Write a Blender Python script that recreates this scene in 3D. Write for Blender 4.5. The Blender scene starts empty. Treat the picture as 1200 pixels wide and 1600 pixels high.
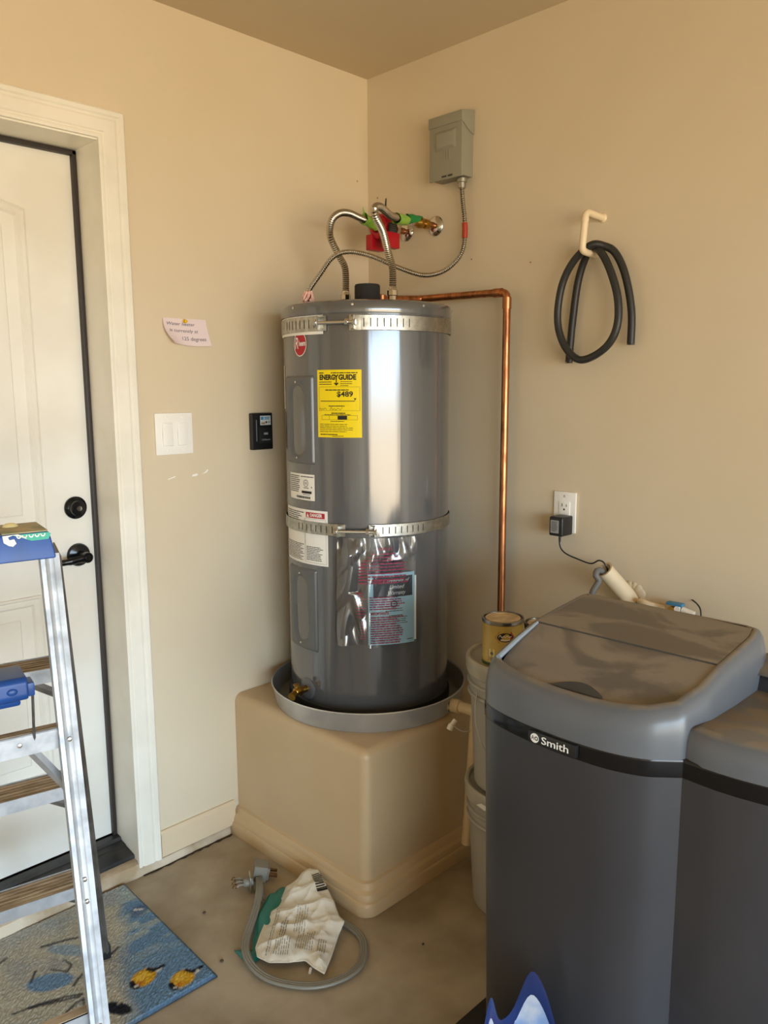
import bpy, bmesh, math, random
import numpy as np
from mathutils import Vector, Matrix
random.seed(7); rng = np.random.RandomState(3)
SC = bpy.context.scene
PI = math.pi
rad = math.radians

# ------------------------------------------------------------------ camera
def set_camera():
    yaw, pitch, roll, f = 0.7844, 0.1545, -0.005, 1244.36
    d = Vector((math.cos(pitch)*math.cos(yaw), math.cos(pitch)*math.sin(yaw), -math.sin(pitch)))
    r = d.cross(Vector((0, 0, 1))).normalized(); u = r.cross(d)
    c, s = math.cos(roll), math.sin(roll)
    r, u = c*r + s*u, -s*r + c*u
    cam = bpy.data.cameras.new('camera'); ob = bpy.data.objects.new('camera', cam)
    SC.collection.objects.link(ob)
    m = Matrix((r, u, -d)).transposed().to_4x4(); m.translation = (-2.0543, -2.122, 1.4717)
    ob.matrix_world = m
    cam.sensor_fit = 'VERTICAL'; cam.sensor_height = 36.0; cam.lens = f*36.0/1600.0
    cam.clip_start = 0.02
    SC.camera = ob
set_camera()

# ------------------------------------------------------------------ light
SKY, GROUND = (0.62, 0.82, 1.0), (1.0, 0.82, 0.58)
SKY_K, GROUND_K = 8.2, 4.4
W = bpy.data.worlds.new('daylight'); SC.world = W; W.use_nodes = True
nt = W.node_tree; nt.nodes.clear()
tc = nt.nodes.new('ShaderNodeTexCoord'); sx = nt.nodes.new('ShaderNodeSeparateXYZ')
mr = nt.nodes.new('ShaderNodeMapRange'); mr.inputs[1].default_value = -0.04; mr.inputs[2].default_value = 0.04
mx = nt.nodes.new('ShaderNodeMix'); mx.data_type = 'RGBA'
bg = nt.nodes.new('ShaderNodeBackground'); wo = nt.nodes.new('ShaderNodeOutputWorld')
nt.links.new(tc.outputs['Generated'], sx.inputs[0]); nt.links.new(sx.outputs[2], mr.inputs[0])
nt.links.new(mr.outputs[0], mx.inputs[0])
mx.inputs[6].default_value = tuple(c*GROUND_K for c in GROUND)+(1,)
mx.inputs[7].default_value = tuple(c*SKY_K for c in SKY)+(1,)
nt.links.new(mx.outputs[2], bg.inputs[0]); bg.inputs[1].default_value = 1.0
nt.links.new(bg.outputs[0], wo.inputs[0])
OPEN_X0, OPEN_X1, OPEN_Y, OPEN_Z = -5.7, -0.42, -6.4, 2.15
pl = bpy.data.lights.new('garage_opening_portal', 'AREA'); pl.shape = 'RECTANGLE'
pl.size = OPEN_X1-OPEN_X0; pl.size_y = OPEN_Z; pl.cycles.is_portal = True
po = bpy.data.objects.new('garage_opening_portal', pl); SC.collection.objects.link(po)
po.location = ((OPEN_X0+OPEN_X1)/2, OPEN_Y-0.02, OPEN_Z/2); po.rotation_euler = (rad(90), 0, 0)
SC.view_settings.view_transform = 'Standard'; SC.view_settings.look = 'None'
SC.view_settings.gamma = 1.0; SC.view_settings.use_curve_mapping = False
SC.view_settings.exposure = 1.08
SC.cycles.max_bounces = 14; SC.cycles.diffuse_bounces = 8; SC.cycles.glossy_bounces = 6
SC.cycles.transmission_bounces = 8; SC.cycles.transparent_max_bounces = 12
SC.cycles.caustics_reflective = False; SC.cycles.caustics_refractive = False
SC.cycles.sample_clamp_indirect = 4.0

# ------------------------------------------------------------------ materials
def lin(h):
    h = h.lstrip('#'); o = []
    for i in (0, 2, 4):
        c = int(h[i:i+2], 16)/255.0
        o.append(c/12.92 if c <= 0.04045 else ((c+0.055)/1.055)**2.4)
    return tuple(o)+(1.0,)
MATS = {}
def mat(name, col, rough=0.5, metal=0.0, col2=None, nscale=8.0, ramp=(0.4, 0.65), detail=5.0, stretch=None,
        bump=None, spec=0.5, coat=0.0, alpha=None, trans=0.0, rough2=None, aniso=0.0, coat_rough=0.1):
    if name in MATS: return MATS[name]
    m = bpy.data.materials.new(name); m.use_nodes = True; MATS[name] = m
    t = m.node_tree; b = t.nodes['Principled BSDF']; L = t.links.new
    b.inputs['Base Color'].default_value = lin(col); b.inputs['Roughness'].default_value = rough
    b.inputs['Metallic'].default_value = metal; b.inputs['Specular IOR Level'].default_value = spec
    b.inputs['Coat Weight'].default_value = coat; b.inputs['Coat Roughness'].default_value = coat_rough
    b.inputs['Transmission Weight'].default_value = trans
    b.inputs['Anisotropic'].default_value = aniso
    if alpha is not None: b.inputs['Alpha'].default_value = alpha
    if col2 or bump or rough2 is not None:
        tc = t.nodes.new('ShaderNodeTexCoord'); mp = t.nodes.new('ShaderNodeMapping')
        L(tc.outputs['Object'], mp.inputs[0])
        if stretch: mp.inputs['Scale'].default_value = stretch
    if col2 or rough2 is not None:
        n = t.nodes.new('ShaderNodeTexNoise'); n.inputs['Scale'].default_value = nscale; n.inputs['Detail'].default_value = detail
        L(mp.outputs[0], n.inputs['Vector'])
        r = t.nodes.new('ShaderNodeMapRange'); r.inputs[1].default_value, r.inputs[2].default_value = ramp
        L(n.outputs[0], r.inputs[0])
        if col2:
            x = t.nodes.new('ShaderNodeMix'); x.data_type = 'RGBA'
            x.inputs[6].default_value = lin(col); x.inputs[7].default_value = lin(col2)
            L(r.outputs[0], x.inputs[0]); L(x.outputs[2], b.inputs['Base Color'])
        if rough2 is not None:
            q = t.nodes.new('ShaderNodeMapRange'); q.inputs[3].default_value = rough; q.inputs[4].default_value = rough2
            L(r.outputs[0], q.inputs[0]); L(q.outputs[0], b.inputs['Roughness'])
    if bump:
        n2 = t.nodes.new('ShaderNodeTexNoise'); n2.inputs['Scale'].default_value = bump[0]; n2.inputs['Detail'].default_value = 3.0
        L(mp.outputs[0], n2.inputs['Vector'])
        bp = t.nodes.new('ShaderNodeBump'); bp.inputs['Strength'].default_value = bump[1]; bp.inputs['Distance'].default_value = bump[2] if len(bump) > 2 else 0.002
        L(n2.outputs[0], bp.inputs['Height']); L(bp.outputs[0], b.inputs['Normal'])
    return m

PAINT = mat('tan_wall_paint', 'D6C8AF', 0.5, col2='D2C3A8', nscale=1.3, bump=(140, 0.12, 0.001), spec=0.3)
CEIL = mat('tan_ceiling_paint', 'CCBC9F', 0.6, bump=(140, 0.12, 0.001), spec=0.3)
CONCRETE = mat('garage_concrete', 'ADA08B', 0.62, col2='85765F', nscale=4.5, ramp=(0.38, 0.7), detail=9, bump=(45, 0.25, 0.002), rough2=0.75)
CURB = mat('curb_concrete', 'CDBFA9', 0.8, col2='A38E70', nscale=9, detail=8, bump=(60, 0.5, 0.003))
TRIMW = mat('white_trim_paint', 'ECE8DC', 0.42, col2='E2DED0', nscale=6, spec=0.4)
DOORW = mat('white_door_paint', 'E8E6DE', 0.42, col2='DEDAD0', nscale=3.5, detail=6, spec=0.4)
BASEP = mat('tan_base_paint', 'D6C2A4', 0.5)
BLACK = mat('black_plastic', '17181A', 0.4)
BLACKG = mat('gloss_black_plastic', '0C0E13', 0.16, spec=0.4)
RUBBER = mat('dark_rubber', '2A2927', 0.42, spec=0.4)
BROWNSEAL = mat('brown_weatherstrip', '2E2622', 0.5)
WHITEP = mat('white_plastic', 'F0EEE8', 0.3)
SCREW = mat('bright_screw_metal', 'D8D8D8', 0.25, 1.0)
JACKET = mat('grey_enamel_steel', '515254', 0.16, 0.0, spec=0.8, bump=(20, 0.3, 0.006), stretch=(1, 1, 0.03), coat=0.8, coat_rough=0.1)
JACKETD = mat('grey_enamel_cover', '585A5C', 0.3, 0.0, spec=0.6)
GALV = mat('galvanized_steel', 'BDBBB3', 0.33, 1.0, col2='A4A39C', nscale=60, rough2=0.42)
PANM = mat('galvanized_pan', 'CDD0D2', 0.36, 0.65, col2='BBBEC0', nscale=7, rough2=0.44)
PANIN = mat('pan_floor_metal', '8F8D88', 0.45, 0.4)
STEEL = mat('stainless_hose', 'B9B3A8', 0.25, 1.0)
STEELD = mat('armored_conduit', 'B9B3A8', 0.3, 1.0)
COPPER = mat('copper_pipe', 'BE8056', 0.3, 1.0, col2='80533A', nscale=14, ramp=(0.45, 0.75), rough2=0.5, stretch=(4, 4, 1))
BRASS = mat('brass', 'B0893F', 0.28, 1.0)
CHROME = mat('chrome', 'D0CCC6', 0.1, 1.0)
PVC = mat('painted_pvc', 'E2CFAE', 0.45)
PVCW = mat('white_pvc', 'E6E1D6', 0.4)
BOXG = mat('grey_box_paint', '8C8A7B', 0.45)
REDP = mat('red_plastic', 'B01222', 0.35)
GREENT = mat('light_green_tag', '9CCB4E', 0.5, col2='76B244', nscale=60)
GREEND = mat('green_tag', '1D7E3E', 0.4)
ALU = mat('worn_aluminium', 'BDC2C8', 0.5, 0.8, col2='A2A7AE', nscale=26, detail=8, ramp=(.42, .7), rough2=0.62)
ALUD = mat('dull_aluminium', '8F8E8C', 0.5, 0.9, col2='757370', nscale=16)
TREAD = mat('dirty_tread', 'B5A48C', 0.75, 0.0, col2='8A785F', nscale=14, ramp=(0.42, 0.66), stretch=(1, 6, 6), detail=8)
BLUEP = mat('blue_plastic', '1B4E9E', 0.38, col2='184488', nscale=12)
BUCKET = mat('grey_pail_plastic', 'A3A198', 0.45, spec=0.4)
BUCKETL = mat('pail_lid_plastic', 'B6B2A6', 0.4, col2='A39E90', nscale=14)
SOFT = mat('softener_plastic', '37383D', 0.36, spec=0.5, col2='333439', nscale=4)
CORDM = mat('grey_cord', '7F7B70', 0.5)
CLEAR = None

def dusty(name, base, dust, nscale, lo, hi, rough):
    m = bpy.data.materials.new(name); m.use_nodes = True; t = m.node_tree; b = t.nodes['Principled BSDF']; L = t.links.new
    tc = t.nodes.new('ShaderNodeTexCoord'); n = t.nodes.new('ShaderNodeTexNoise'); mp = t.nodes.new('ShaderNodeMapping')
    mp.inputs['Scale'].default_value = (1.5, 0.8, 1.0)
    L(tc.outputs['Object'], mp.inputs[0]); L(mp.outputs[0], n.inputs['Vector'])
    n.inputs['Scale'].default_value = nscale; n.inputs['Detail'].default_value = 7; n.inputs['Distortion'].default_value = 0.6
    g = t.nodes.new('ShaderNodeNewGeometry'); s = t.nodes.new('ShaderNodeSeparateXYZ'); L(g.outputs['Normal'], s.inputs[0])
    up = t.nodes.new('ShaderNodeMapRange'); up.inputs[1].default_value = 0.75; up.inputs[2].default_value = 0.97; L(s.outputs[2], up.inputs[0])
    r = t.nodes.new('ShaderNodeMapRange'); r.inputs[1].default_value = lo; r.inputs[2].default_value = hi; r.inputs[3].default_value = 0.45; r.inputs[4].default_value = 1.0
    L(n.outputs[0], r.inputs[0])
    mu = t.nodes.new('ShaderNodeMath'); mu.operation = 'MULTIPLY'; L(up.outputs[0], mu.inputs[0]); L(r.outputs[0], mu.inputs[1])
    x = t.nodes.new('ShaderNodeMix'); x.data_type = 'RGBA'; x.inputs[6].default_value = lin(base); x.inputs[7].default_value = lin(dust)
    L(mu.outputs[0], x.inputs[0]); L(x.outputs[2], b.inputs['Base Color'])
    q = t.nodes.new('ShaderNodeMapRange'); q.inputs[3].default_value = rough; q.inputs[4].default_value = 0.75
    L(mu.outputs[0], q.inputs[0]); L(q.outputs[0], b.inputs['Roughness'])
    MATS[name] = m; return m
SOFTTOP = dusty('softener_cover_dusty', '5E636A', '847A6D', 13, 0.46, 0.53, 0.3)
LIDM = dusty('lid_dusty', '4C4A46', '8A8175', 6, 0.45, 0.53, 0.45)

def print_mat(name, col, rough=0.5): return mat(name, col, rough)
INK = mat('black_ink', '16130F', 0.6)
INKG = mat('grey_ink', '5A5A58', 0.6)
INKR = mat('red_ink', 'B01C2C', 0.6)
INKM = mat('maroon_ink', '8E2744', 0.6)
LABELW = mat('white_label', 'ECEAE4', 0.4)
YELLOW = mat('yellow_label', 'ECD200', 0.4)
DKLABEL = mat('dark_label', '2C2A28', 0.4)
WHITEINK = mat('white_ink', 'ECECEA', 0.5)

# ------------------------------------------------------------------ mesh helpers
COL = SC.collection
def tag(o, label=None, cat=None, group=None, kind=None):
    if label: o['label'] = label
    if cat: o['category'] = cat
    if group: o['group'] = group
    if kind: o['kind'] = kind
    return o
def thing(name, label, cat, loc=(0, 0, 0), rotz=0.0, group=None):
    o = bpy.data.objects.new(name, None); COL.objects.link(o); o.location = loc; o.rotation_euler = (0, 0, rotz)
    o.empty_display_size = 0.05
    return tag(o, label, cat, group)
def link_mesh(name, me, m, parent=None, local=False):
    o = bpy.data.objects.new(name, me); COL.objects.link(o)
    if m is not None: me.materials.append(m)
    if parent is not None:
        o.parent = parent
        if not local:
            p, loc = parent, Matrix.Identity(4)
            chain = []
            while p is not None: chain.append(p); p = p.parent
            for p in reversed(chain):
                basis = Matrix.LocRotScale(p.location, p.rotation_euler, p.scale)
                loc = loc @ (p.matrix_parent_inverse @ basis if p.parent else basis)
            o.matrix_parent_inverse = loc.inverted()
    return o
def catmull(pts, n=8, closed=False):
    P = [Vector(p) for p in pts]; out = []; N = len(P)
    rngi = range(N if closed else N-1)
    for i in rngi:
        if closed: a, b, c, d = P[(i-1) % N], P[i], P[(i+1) % N], P[(i+2) % N]
        else: a, b, c, d = P[max(i-1, 0)], P[i], P[i+1], P[min(i+2, N-1)]
        for k in range(n):
            t = k/n
            out.append(0.5*((2*b)+(-a+c)*t+(2*a-5*b+4*c-d)*t*t+(-a+3*b-3*c+d)*t**3))
    if not closed: out.append(P[-1])
    return out
def resample(pts, step):
    out = [pts[0]]; acc = 0.0
    for a, b in zip(pts[:-1], pts[1:]):
        L = (b-a).length
        if L < 1e-9: continue
        t = step-acc
        while t <= L: out.append(a+(b-a)*(t/L)); t += step
        acc = L-(t-step)
    return out
class MB:
    def __init__(s): s.bm = bmesh.new()
    def box(s, lo, hi, M=None):
        lo = Vector(lo); hi = Vector(hi); c = (lo+hi)/2; d = hi-lo
        r = bmesh.ops.create_cube(s.bm, size=1.0)
        mm = Matrix.Translation(c) @ Matrix.Diagonal((abs(d.x), abs(d.y), abs(d.z), 1))
        if M is not None: mm = M @ mm
        bmesh.ops.transform(s.bm, matrix=mm, verts=r['verts']); return r['verts']
    def cyl(s, p0, p1, r0, r1=None, seg=20, caps=True):
        r1 = r0 if r1 is None else r1
        return s.tube([p0, p1], [r0, r1], seg, caps)
    def tube(s, pts, r, seg=12, caps=True, flat=None):
        P = [Vector(p) for p in pts]; n = len(P)
        R = r if isinstance(r, (list, tuple)) else [r]*n
        T = []
        for i in range(n):
            t = P[min(i+1, n-1)]-P[max(i-1, 0)]
            T.append(t.normalized() if t.length > 1e-12 else Vector((0, 0, 1)))
        up = Vector((0, 0, 1)) if abs(T[0].z) < 0.9 else Vector((1, 0, 0))
        nrm = (up-T[0]*up.dot(T[0])).normalized(); rings = []
        for i in range(n):
            nrm = (nrm-T[i]*nrm.dot(T[i]))
            nrm = nrm.normalized() if nrm.length > 1e-9 else T[i].orthogonal().normalized()
            bn = T[i].cross(nrm)
            fl = flat or 1.0
            rings.append([s.bm.verts.new(P[i]+R[i]*(nrm*math.cos(2*PI*k/seg)/ (1 if not flat else 1)*1.0+bn*fl*math.sin(2*PI*k/seg))) for k in range(seg)])
        for a, b in zip(rings[:-1], rings[1:]):
            for k in range(seg): s.bm.faces.new((a[k], a[(k+1) % seg], b[(k+1) % seg], b[k]))
        if caps:
            s.bm.faces.new(list(reversed(rings[0]))); s.bm.faces.new(rings[-1])
        return rings
    def lathe(s, prof, c=(0, 0, 0), seg=40, axis=None, capb=True, capt=True, a0=0.0, a1=2*PI):
        c = Vector(c); ax = Vector(axis).normalized() if axis is not None else Vector((0, 0, 1))
        e1 = ax.orthogonal().normalized() if axis is not None else Vector((1, 0, 0)); e2 = ax.cross(e1)
        full = abs(a1-a0-2*PI) < 1e-6; n = seg if full else seg+1
        rings = []
        for r, z in prof:
            rings.append([s.bm.verts.new(c+ax*z+e1*(r*math.cos(a0+(a1-a0)*k/seg))+e2*(r*math.sin(a0+(a1-a0)*k/seg))) for k in range(n)])
        for a, b in zip(rings[:-1], rings[1:]):
            for k in range(seg): s.bm.faces.new((a[k], a[(k+1) % n], b[(k+1) % n], b[k]))
        if full and capb and prof[0][0] > 1e-6: s.bm.faces.new(list(reversed(rings[0])))
        if full and capt and prof[-1][0] > 1e-6: s.bm.faces.new(rings[-1])
        return rings
    def loft(s, rings, closed=True, capb=True, capt=True):
        R = [[s.bm.verts.new(Vector(p)) for p in r] for r in rings]; n = len(R[0])
        for a, b in zip(R[:-1], R[1:]):
            for k in range(n if closed else n-1): s.bm.faces.new((a[k], a[(k+1) % n], b[(k+1) % n], b[k]))
        if closed and capb: s.bm.faces.new(list(reversed(R[0])))
        if closed and capt: s.bm.faces.new(R[-1])
        return R
    def prism(s, poly, off):
        off = Vector(off); a = [s.bm.verts.new(Vector(p)) for p in poly]; b = [s.bm.verts.new(Vector(p)+off) for p in poly]; n = len(a)
        s.bm.faces.new(a); s.bm.faces.new(list(reversed(b)))
        for k in range(n): s.bm.faces.new((a[k], b[k], b[(k+1) % n], a[(k+1) % n]))
    def sphere(s, c, r, sc=(1, 1, 1), seg=14):
        q = bmesh.ops.create_uvsphere(s.bm, u_segments=seg, v_segments=max(6, seg//2), radius=r)
        bmesh.ops.transform(s.bm, matrix=Matrix.Translation(c) @ Matrix.Diagonal((sc[0], sc[1], sc[2], 1)), verts=q['verts'])
    def bevel(s, w, seg=2, angle=30):
        es = [e for e in s.bm.edges if len(e.link_faces) == 2 and e.calc_face_angle(0) > rad(angle)]
        bmesh.ops.bevel(s.bm, geom=es, offset=w, segments=seg, profile=0.6, affect='EDGES', clamp_overlap=True); return s
    def build(s, name, m, parent=None, bevel=0, smooth=35, local=False, seg=2):
        bmesh.ops.recalc_face_normals(s.bm, faces=s.bm.faces[:])
        if bevel: s.bevel(bevel, seg)
        me = bpy.data.meshes.new(name); s.bm.to_mesh(me); s.bm.free()
        if smooth:
            me.polygons.foreach_set('use_smooth', [True]*len(me.polygons)); me.set_sharp_from_angle(angle=rad(smooth))
        return link_mesh(name, me, m, parent, local)
def box(name, lo, hi, m, parent=None, bevel=0, local=False, seg=2):
    b = MB(); b.box(lo, hi); return b.build(name, m, parent, bevel, local=local, seg=seg)
def struct(o, label=None): return tag(o, label, kind='structure')

# flat print: shapes drawn in (u, v) metres, then mapped onto a surface
class Flat:
    def __init__(s): s.v = []; s.f = []
    def _add(s, vs, fs):
        o = len(s.v); s.v += vs; s.f += [[i+o for i in q] for q in fs]
    def rect(s, u0, v0, u1, v1, step=0.012):
        n = max(1, int(abs(u1-u0)/step)); vs = []; fs = []
        for i in range(n+1):
            u = u0+(u1-u0)*i/n; vs += [(u, v0), (u, v1)]
        for i in range(n): fs.append([2*i, 2*i+2, 2*i+3, 2*i+1])
        s._add(vs, fs); return s
    def poly(s, pts): s._add(list(pts), [list(range(len(pts)))]); return s
    def disc(s, u, v, r, n=24, ry=None):
        ry = ry or r; return s.poly([(u+r*math.cos(2*PI*k/n), v+ry*math.sin(2*PI*k/n)) for k in range(n)])
    def ring(s, u, v, r0, r1, n=28, ry=1.0, a0=0, a1=2*PI):
        vs = []; fs = []
        for k in range(n+1):
            a = a0+(a1-a0)*k/n; vs += [(u+r0*math.cos(a), v+ry*r0*math.sin(a)), (u+r1*math.cos(a), v+ry*r1*math.sin(a))]
        for k in range(n): fs.append([2*k, 2*k+1, 2*k+3, 2*k+2])
        s._add(vs, fs); return s
    def frame(s, u0, v0, u1, v1, w):
        s.rect(u0, v0, u1, v0+w); s.rect(u0, v1-w, u1, v1); s.rect(u0, v0, u0+w, v1); s.rect(u1-w, v0, u1, v1); return s
    def lines(s, u0, v0, u1, v1, n, fill=0.5, seed=1, ragged=0.3):
        r = random.Random(seed); h = (v1-v0)/n
        for i in range(n):
            vb = v1-(i+1)*h+h*(1-fill)/2; u = u0; end = u1-(u1-u0)*ragged*r.random()
            while u < end:
                w = (u1-u0)*(0.05+0.13*r.random()); s.rect(u, vb, min(u+w, end), vb+h*fill); u += w+(u1-u0)*0.018
        return s
    def line(s, pts, w):
        for (a, b), (c, d) in zip(pts[:-1], pts[1:]):
            L = math.hypot(c-a, d-b) or 1e-9; nx, ny = -(d-b)/L*w/2, (c-a)/L*w/2
            s.poly([(a+nx, b+ny), (a-nx, b-ny), (c-nx, d-ny), (c+nx, d+ny)])
        return s
    def text(s, body, u, v, size, align='CENTER', width=None, shear=0.0, bold=0.0, rot=0.0, spacing=1.0):
        cu = bpy.data.curves.new('t', 'FONT'); cu.body = body; cu.size = size; cu.align_x = align; cu.align_y = 'CENTER'
        cu.shear = shear; cu.offset = bold; cu.resolution_u = 3; cu.space_character = spacing
        ob = bpy.data.objects.new('t', cu); COL.objects.link(ob)
        dg = bpy.context.evaluated_depsgraph_get(); me = bpy.data.meshes.new_from_object(ob.evaluated_get(dg))
        vs = [(p.co.x, p.co.y) for p in me.vertices]; fs = [list(p.vertices) for p in me.polygons]
        bpy.data.objects.remove(ob); bpy.data.curves.remove(cu); bpy.data.meshes.remove(me)
        if not vs: return s
        k = 1.0
        if width:
            w = max(p[0] for p in vs)-min(p[0] for p in vs); k = width/w
        c, q = math.cos(rot), math.sin(rot)
        s._add([(u+c*x*k-q*y, v+q*x*k+c*y) for x, y in vs], fs); return s
    def build(s, name, m, parent, mp, lift=0.0, thick=0.0):
        me = bpy.data.meshes.new(name)
        if thick:
            n = len(s.v)
            vs = [mp(u, v, lift) for u, v in s.v]+[mp(u, v, lift+thick) for u, v in s.v]
            from collections import Counter
            ed = Counter(); fs = []
            for f in s.f:
                fs.append(list(reversed(f))); fs.append([i+n for i in f])
                for a, b in zip(f, f[1:]+f[:1]): ed[(a, b)] += 1
            for (a, b) in list(ed):
                if (b, a) not in ed: fs.append([a, b, b+n, a+n])
            me.from_pydata(vs, [], fs)
        else:
            me.from_pydata([mp(u, v, lift) for u, v in s.v], [], s.f)
        me.update(); return link_mesh(name, me, m, parent)
def plane_map(o, U, V):
    o, U, V = Vector(o), Vector(U).normalized(), Vector(V).normalized(); N = U.cross(V)
    return lambda u, v, l: tuple(o+U*u+V*v+N*l)
def cyl_map(c, r, th_deg, z0):
    t0 = rad(th_deg)
    return lambda u, v, l: (c[0]+(r+l)*math.cos(t0+u/r), c[1]+(r+l)*math.sin(t0+u/r), z0+v)

# ================================================================== SETTING
H = 2.526; YB, XB = -6.4, -6.4
struct(box('floor', (XB-0.2, YB-0.2, -0.12), (0.2, 0.02, 0.0), CONCRETE))
struct(box('ceiling', (XB-0.2, YB-0.2, H), (0.2, 0.2, H+0.12), CEIL))
WR_ = struct(box('wall_right', (0.0, YB-0.2, 0.0), (0.15, 0.2, H), PAINT))
DX0, DX1, DZ = -1.925, -1.0, 2.128
b = MB(); b.box((XB, 0, 0.0), (DX0, 0.2, H)); b.box((DX1, 0, 0.0), (0.0, 0.2, H)); b.box((DX0, 0, DZ), (DX1, 0.2, H))
WL = struct(b.build('wall_left', PAINT, smooth=0))
struct(box('wall_opposite', (XB-0.15, YB-0.2, 0.0), (XB, 0.2, H), PAINT))
b = MB(); b.box((XB, YB-0.15, 0), (OPEN_X0, YB, H)); b.box((OPEN_X1, YB-0.15, 0), (0, YB, H)); b.box((OPEN_X0, YB-0.15, OPEN_Z), (OPEN_X1, YB, H))
struct(b.build('wall_rear', PAINT, smooth=0))
# scuffed white patches in the paint
for k, pts in enumerate([[(-.839, 1.204), (-.813, 1.211), (-.814, 1.214), (-.838, 1.207)], [(-.757, 1.208), (-.744, 1.208), (-.734, 1.212), (-.742, 1.216), (-.755, 1.213)],
                         [(-.730, 1.211), (-.722, 1.213), (-.709, 1.219), (-.701, 1.227), (-.699, 1.222), (-.705, 1.216), (-.716, 1.214)]]):
    Flat().poly([(x, z) for x, z in pts]).build('paint_chip', WHITEP, WL, plane_map((0, 0, 0), (1, 0, 0), (0, 0, 1)), 0.0008)

for k, (ax_, p_) in enumerate([('l', (-.052, 2.183)), ('r', (-.048, 2.128)), ('r', (-.470, 1.874)), ('r', (-.695, 1.84))]):
    mp_ = plane_map((p_[0], 0, p_[1]), (1, 0, 0), (0, 0, 1)) if ax_ == 'l' else plane_map((0, p_[0], p_[1]), (0, -1, 0), (0, 0, 1))
    Flat().disc(0, 0, .0028, 8).build('nail_hole', mat('nail_hole_shadow', '8A6A48', .8), WL if ax_ == 'l' else WR_, mp_, .0006)
# stem wall curb under the left wall (stands a little proud, crumbling edge)
def curb():
    prof = [(-0.012, 0.0), (-0.012, 0.014), (-0.006, 0.022), (0.006, 0.026), (0.02, 0.027)]
    rings = []
    xs = [-6.3+0.03*i for i in range(int(6.3/0.03)+1) if -6.3+0.03*i < -0.672]+[-0.672]
    for x in xs:
        door = DX0-0.04 < x < DX1+0.02
        j = random.uniform(-0.003, 0.003)
        hh = 0.044 if door else 0.026
        depth = 0.14 if door else 0.018
        rings.append([(x, -0.014+j, -0.002), (x, -0.013+j, hh*0.5), (x, -0.007+j, hh*0.88), (x, 0.004, hh), (x, depth, hh+0.001), (x, depth, -0.002)])
    m = MB(); m.loft(rings, closed=True); return m.build('trim_curb', CURB, smooth=40)
CU = struct(curb(), 'pale crumbling concrete curb along the foot of the door wall')
m = MB(); xs = [-.995+.014*i for i in range(24)]
m.loft([[(x, -.013-random.uniform(0, .003), .0012), (x, -.021-random.uniform(.0, .007), .0012)] for x in xs], closed=False); m.build('floor_crack', mat('crack_dark', '3E3120', .9), CU, smooth=0)  # thin dark uneven strip along the gap between curb and floor
# baseboard on the left wall, between casing and heater pedestal
m = MB(); m.prism([(-.925, 0, .028), (-.925, -.012, .028), (-.925, -.012, .102), (-.925, -.006, .111), (-.925, 0, .112)], (.925-.652, 0, 0))
struct(m.build('baseboard_left', BASEP, smooth=0))
m = MB(); m.prism([(XB, 0, .028), (XB, -.012, .028), (XB, -.012, .102), (XB, -.006, .111), (XB, 0, .112)], (-XB-2.005, 0, 0))
struct(m.build('baseboard_left', BASEP, smooth=0))
m = MB(); m.prism([(0, -0.66, .0), (-.012, -0.66, .0), (-.012, -0.66, .085), (-.006, -0.66, .093), (0, -0.66, .094)], (0, YB+0.66, 0))
struct(m.build('baseboard_right', BASEP, smooth=0))

# ------------------------------------------------------------------ door, jamb, casing
def casing():
    w = 0.074
    prof = [(0.0, 0.0), (0.0, 0.012), (0.004, 0.0135), (0.009, 0.0135), (0.011, 0.011), (0.014, 0.011), (0.018, 0.0145), (0.046, 0.017), (0.052, 0.0145), (0.056, 0.0145), (0.06, 0.0185), (0.07, 0.019), (w, 0.016), (w, 0.0)]
    path = [((DX1-0.003), 0.027, 'b'), ((DX1-0.003), DZ+0.003, 'c'), (DX0+0.003, DZ+0.003, 'd'), (DX0+0.003, 0.027, 'e')]
    rings = []
    for x, z, k in path:
        sx = 1 if k in 'bc' else -1; sz = 1 if k in 'cd' else 0
        rings.append([(x+sx*p, -q, z+sz*p) for p, q in prof])
    m = MB(); m.loft(rings, closed=True); return m.build('trim_door_casing', TRIMW, smooth=25)
struct(casing(), 'white fluted casing around the entry door')
D = thing('door_1', 'white panelled entry door in a deep white jamb', None, (-1.46, 0.14, 0.08)); D['kind'] = 'structure'
m = MB(); m.box((DX1-0.001, -0.0012, 0.03), (DX1+0.01, 0.2, DZ+0.01)); m.box((DX0-0.01, -0.0012, 0.03), (DX0+0.001, 0.2, DZ+0.01)); m.box((DX0, -0.0012, DZ-0.001), (DX1, 0.2, DZ+0.01))
m.build('jamb', TRIMW, D)
SX1 = DX1-0.012
slab = box('door_slab', (DX0+0.012, 0.142, 0.084), (SX1, 0.185, DZ-0.014), DOORW, D)
m = MB(); m.box((SX1-0.002, 0.126, 0.08), (DX1-0.002, 0.15, DZ-0.003)); m.box((DX0+0.002, 0.126, 0.08), (DX0+0.014, 0.15, DZ-0.003)); m.box((DX0+0.002, 0.126, DZ-0.016), (DX1-0.002, 0.15, DZ-0.003))
m.build('weatherstrip', BROWNSEAL, D, bevel=0.002)
b = MB(); b.box((DX0+0.002, 0.186, 0.03), (DX1-0.002, 0.198, DZ)); b.build('backing', DOORW, D)
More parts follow.
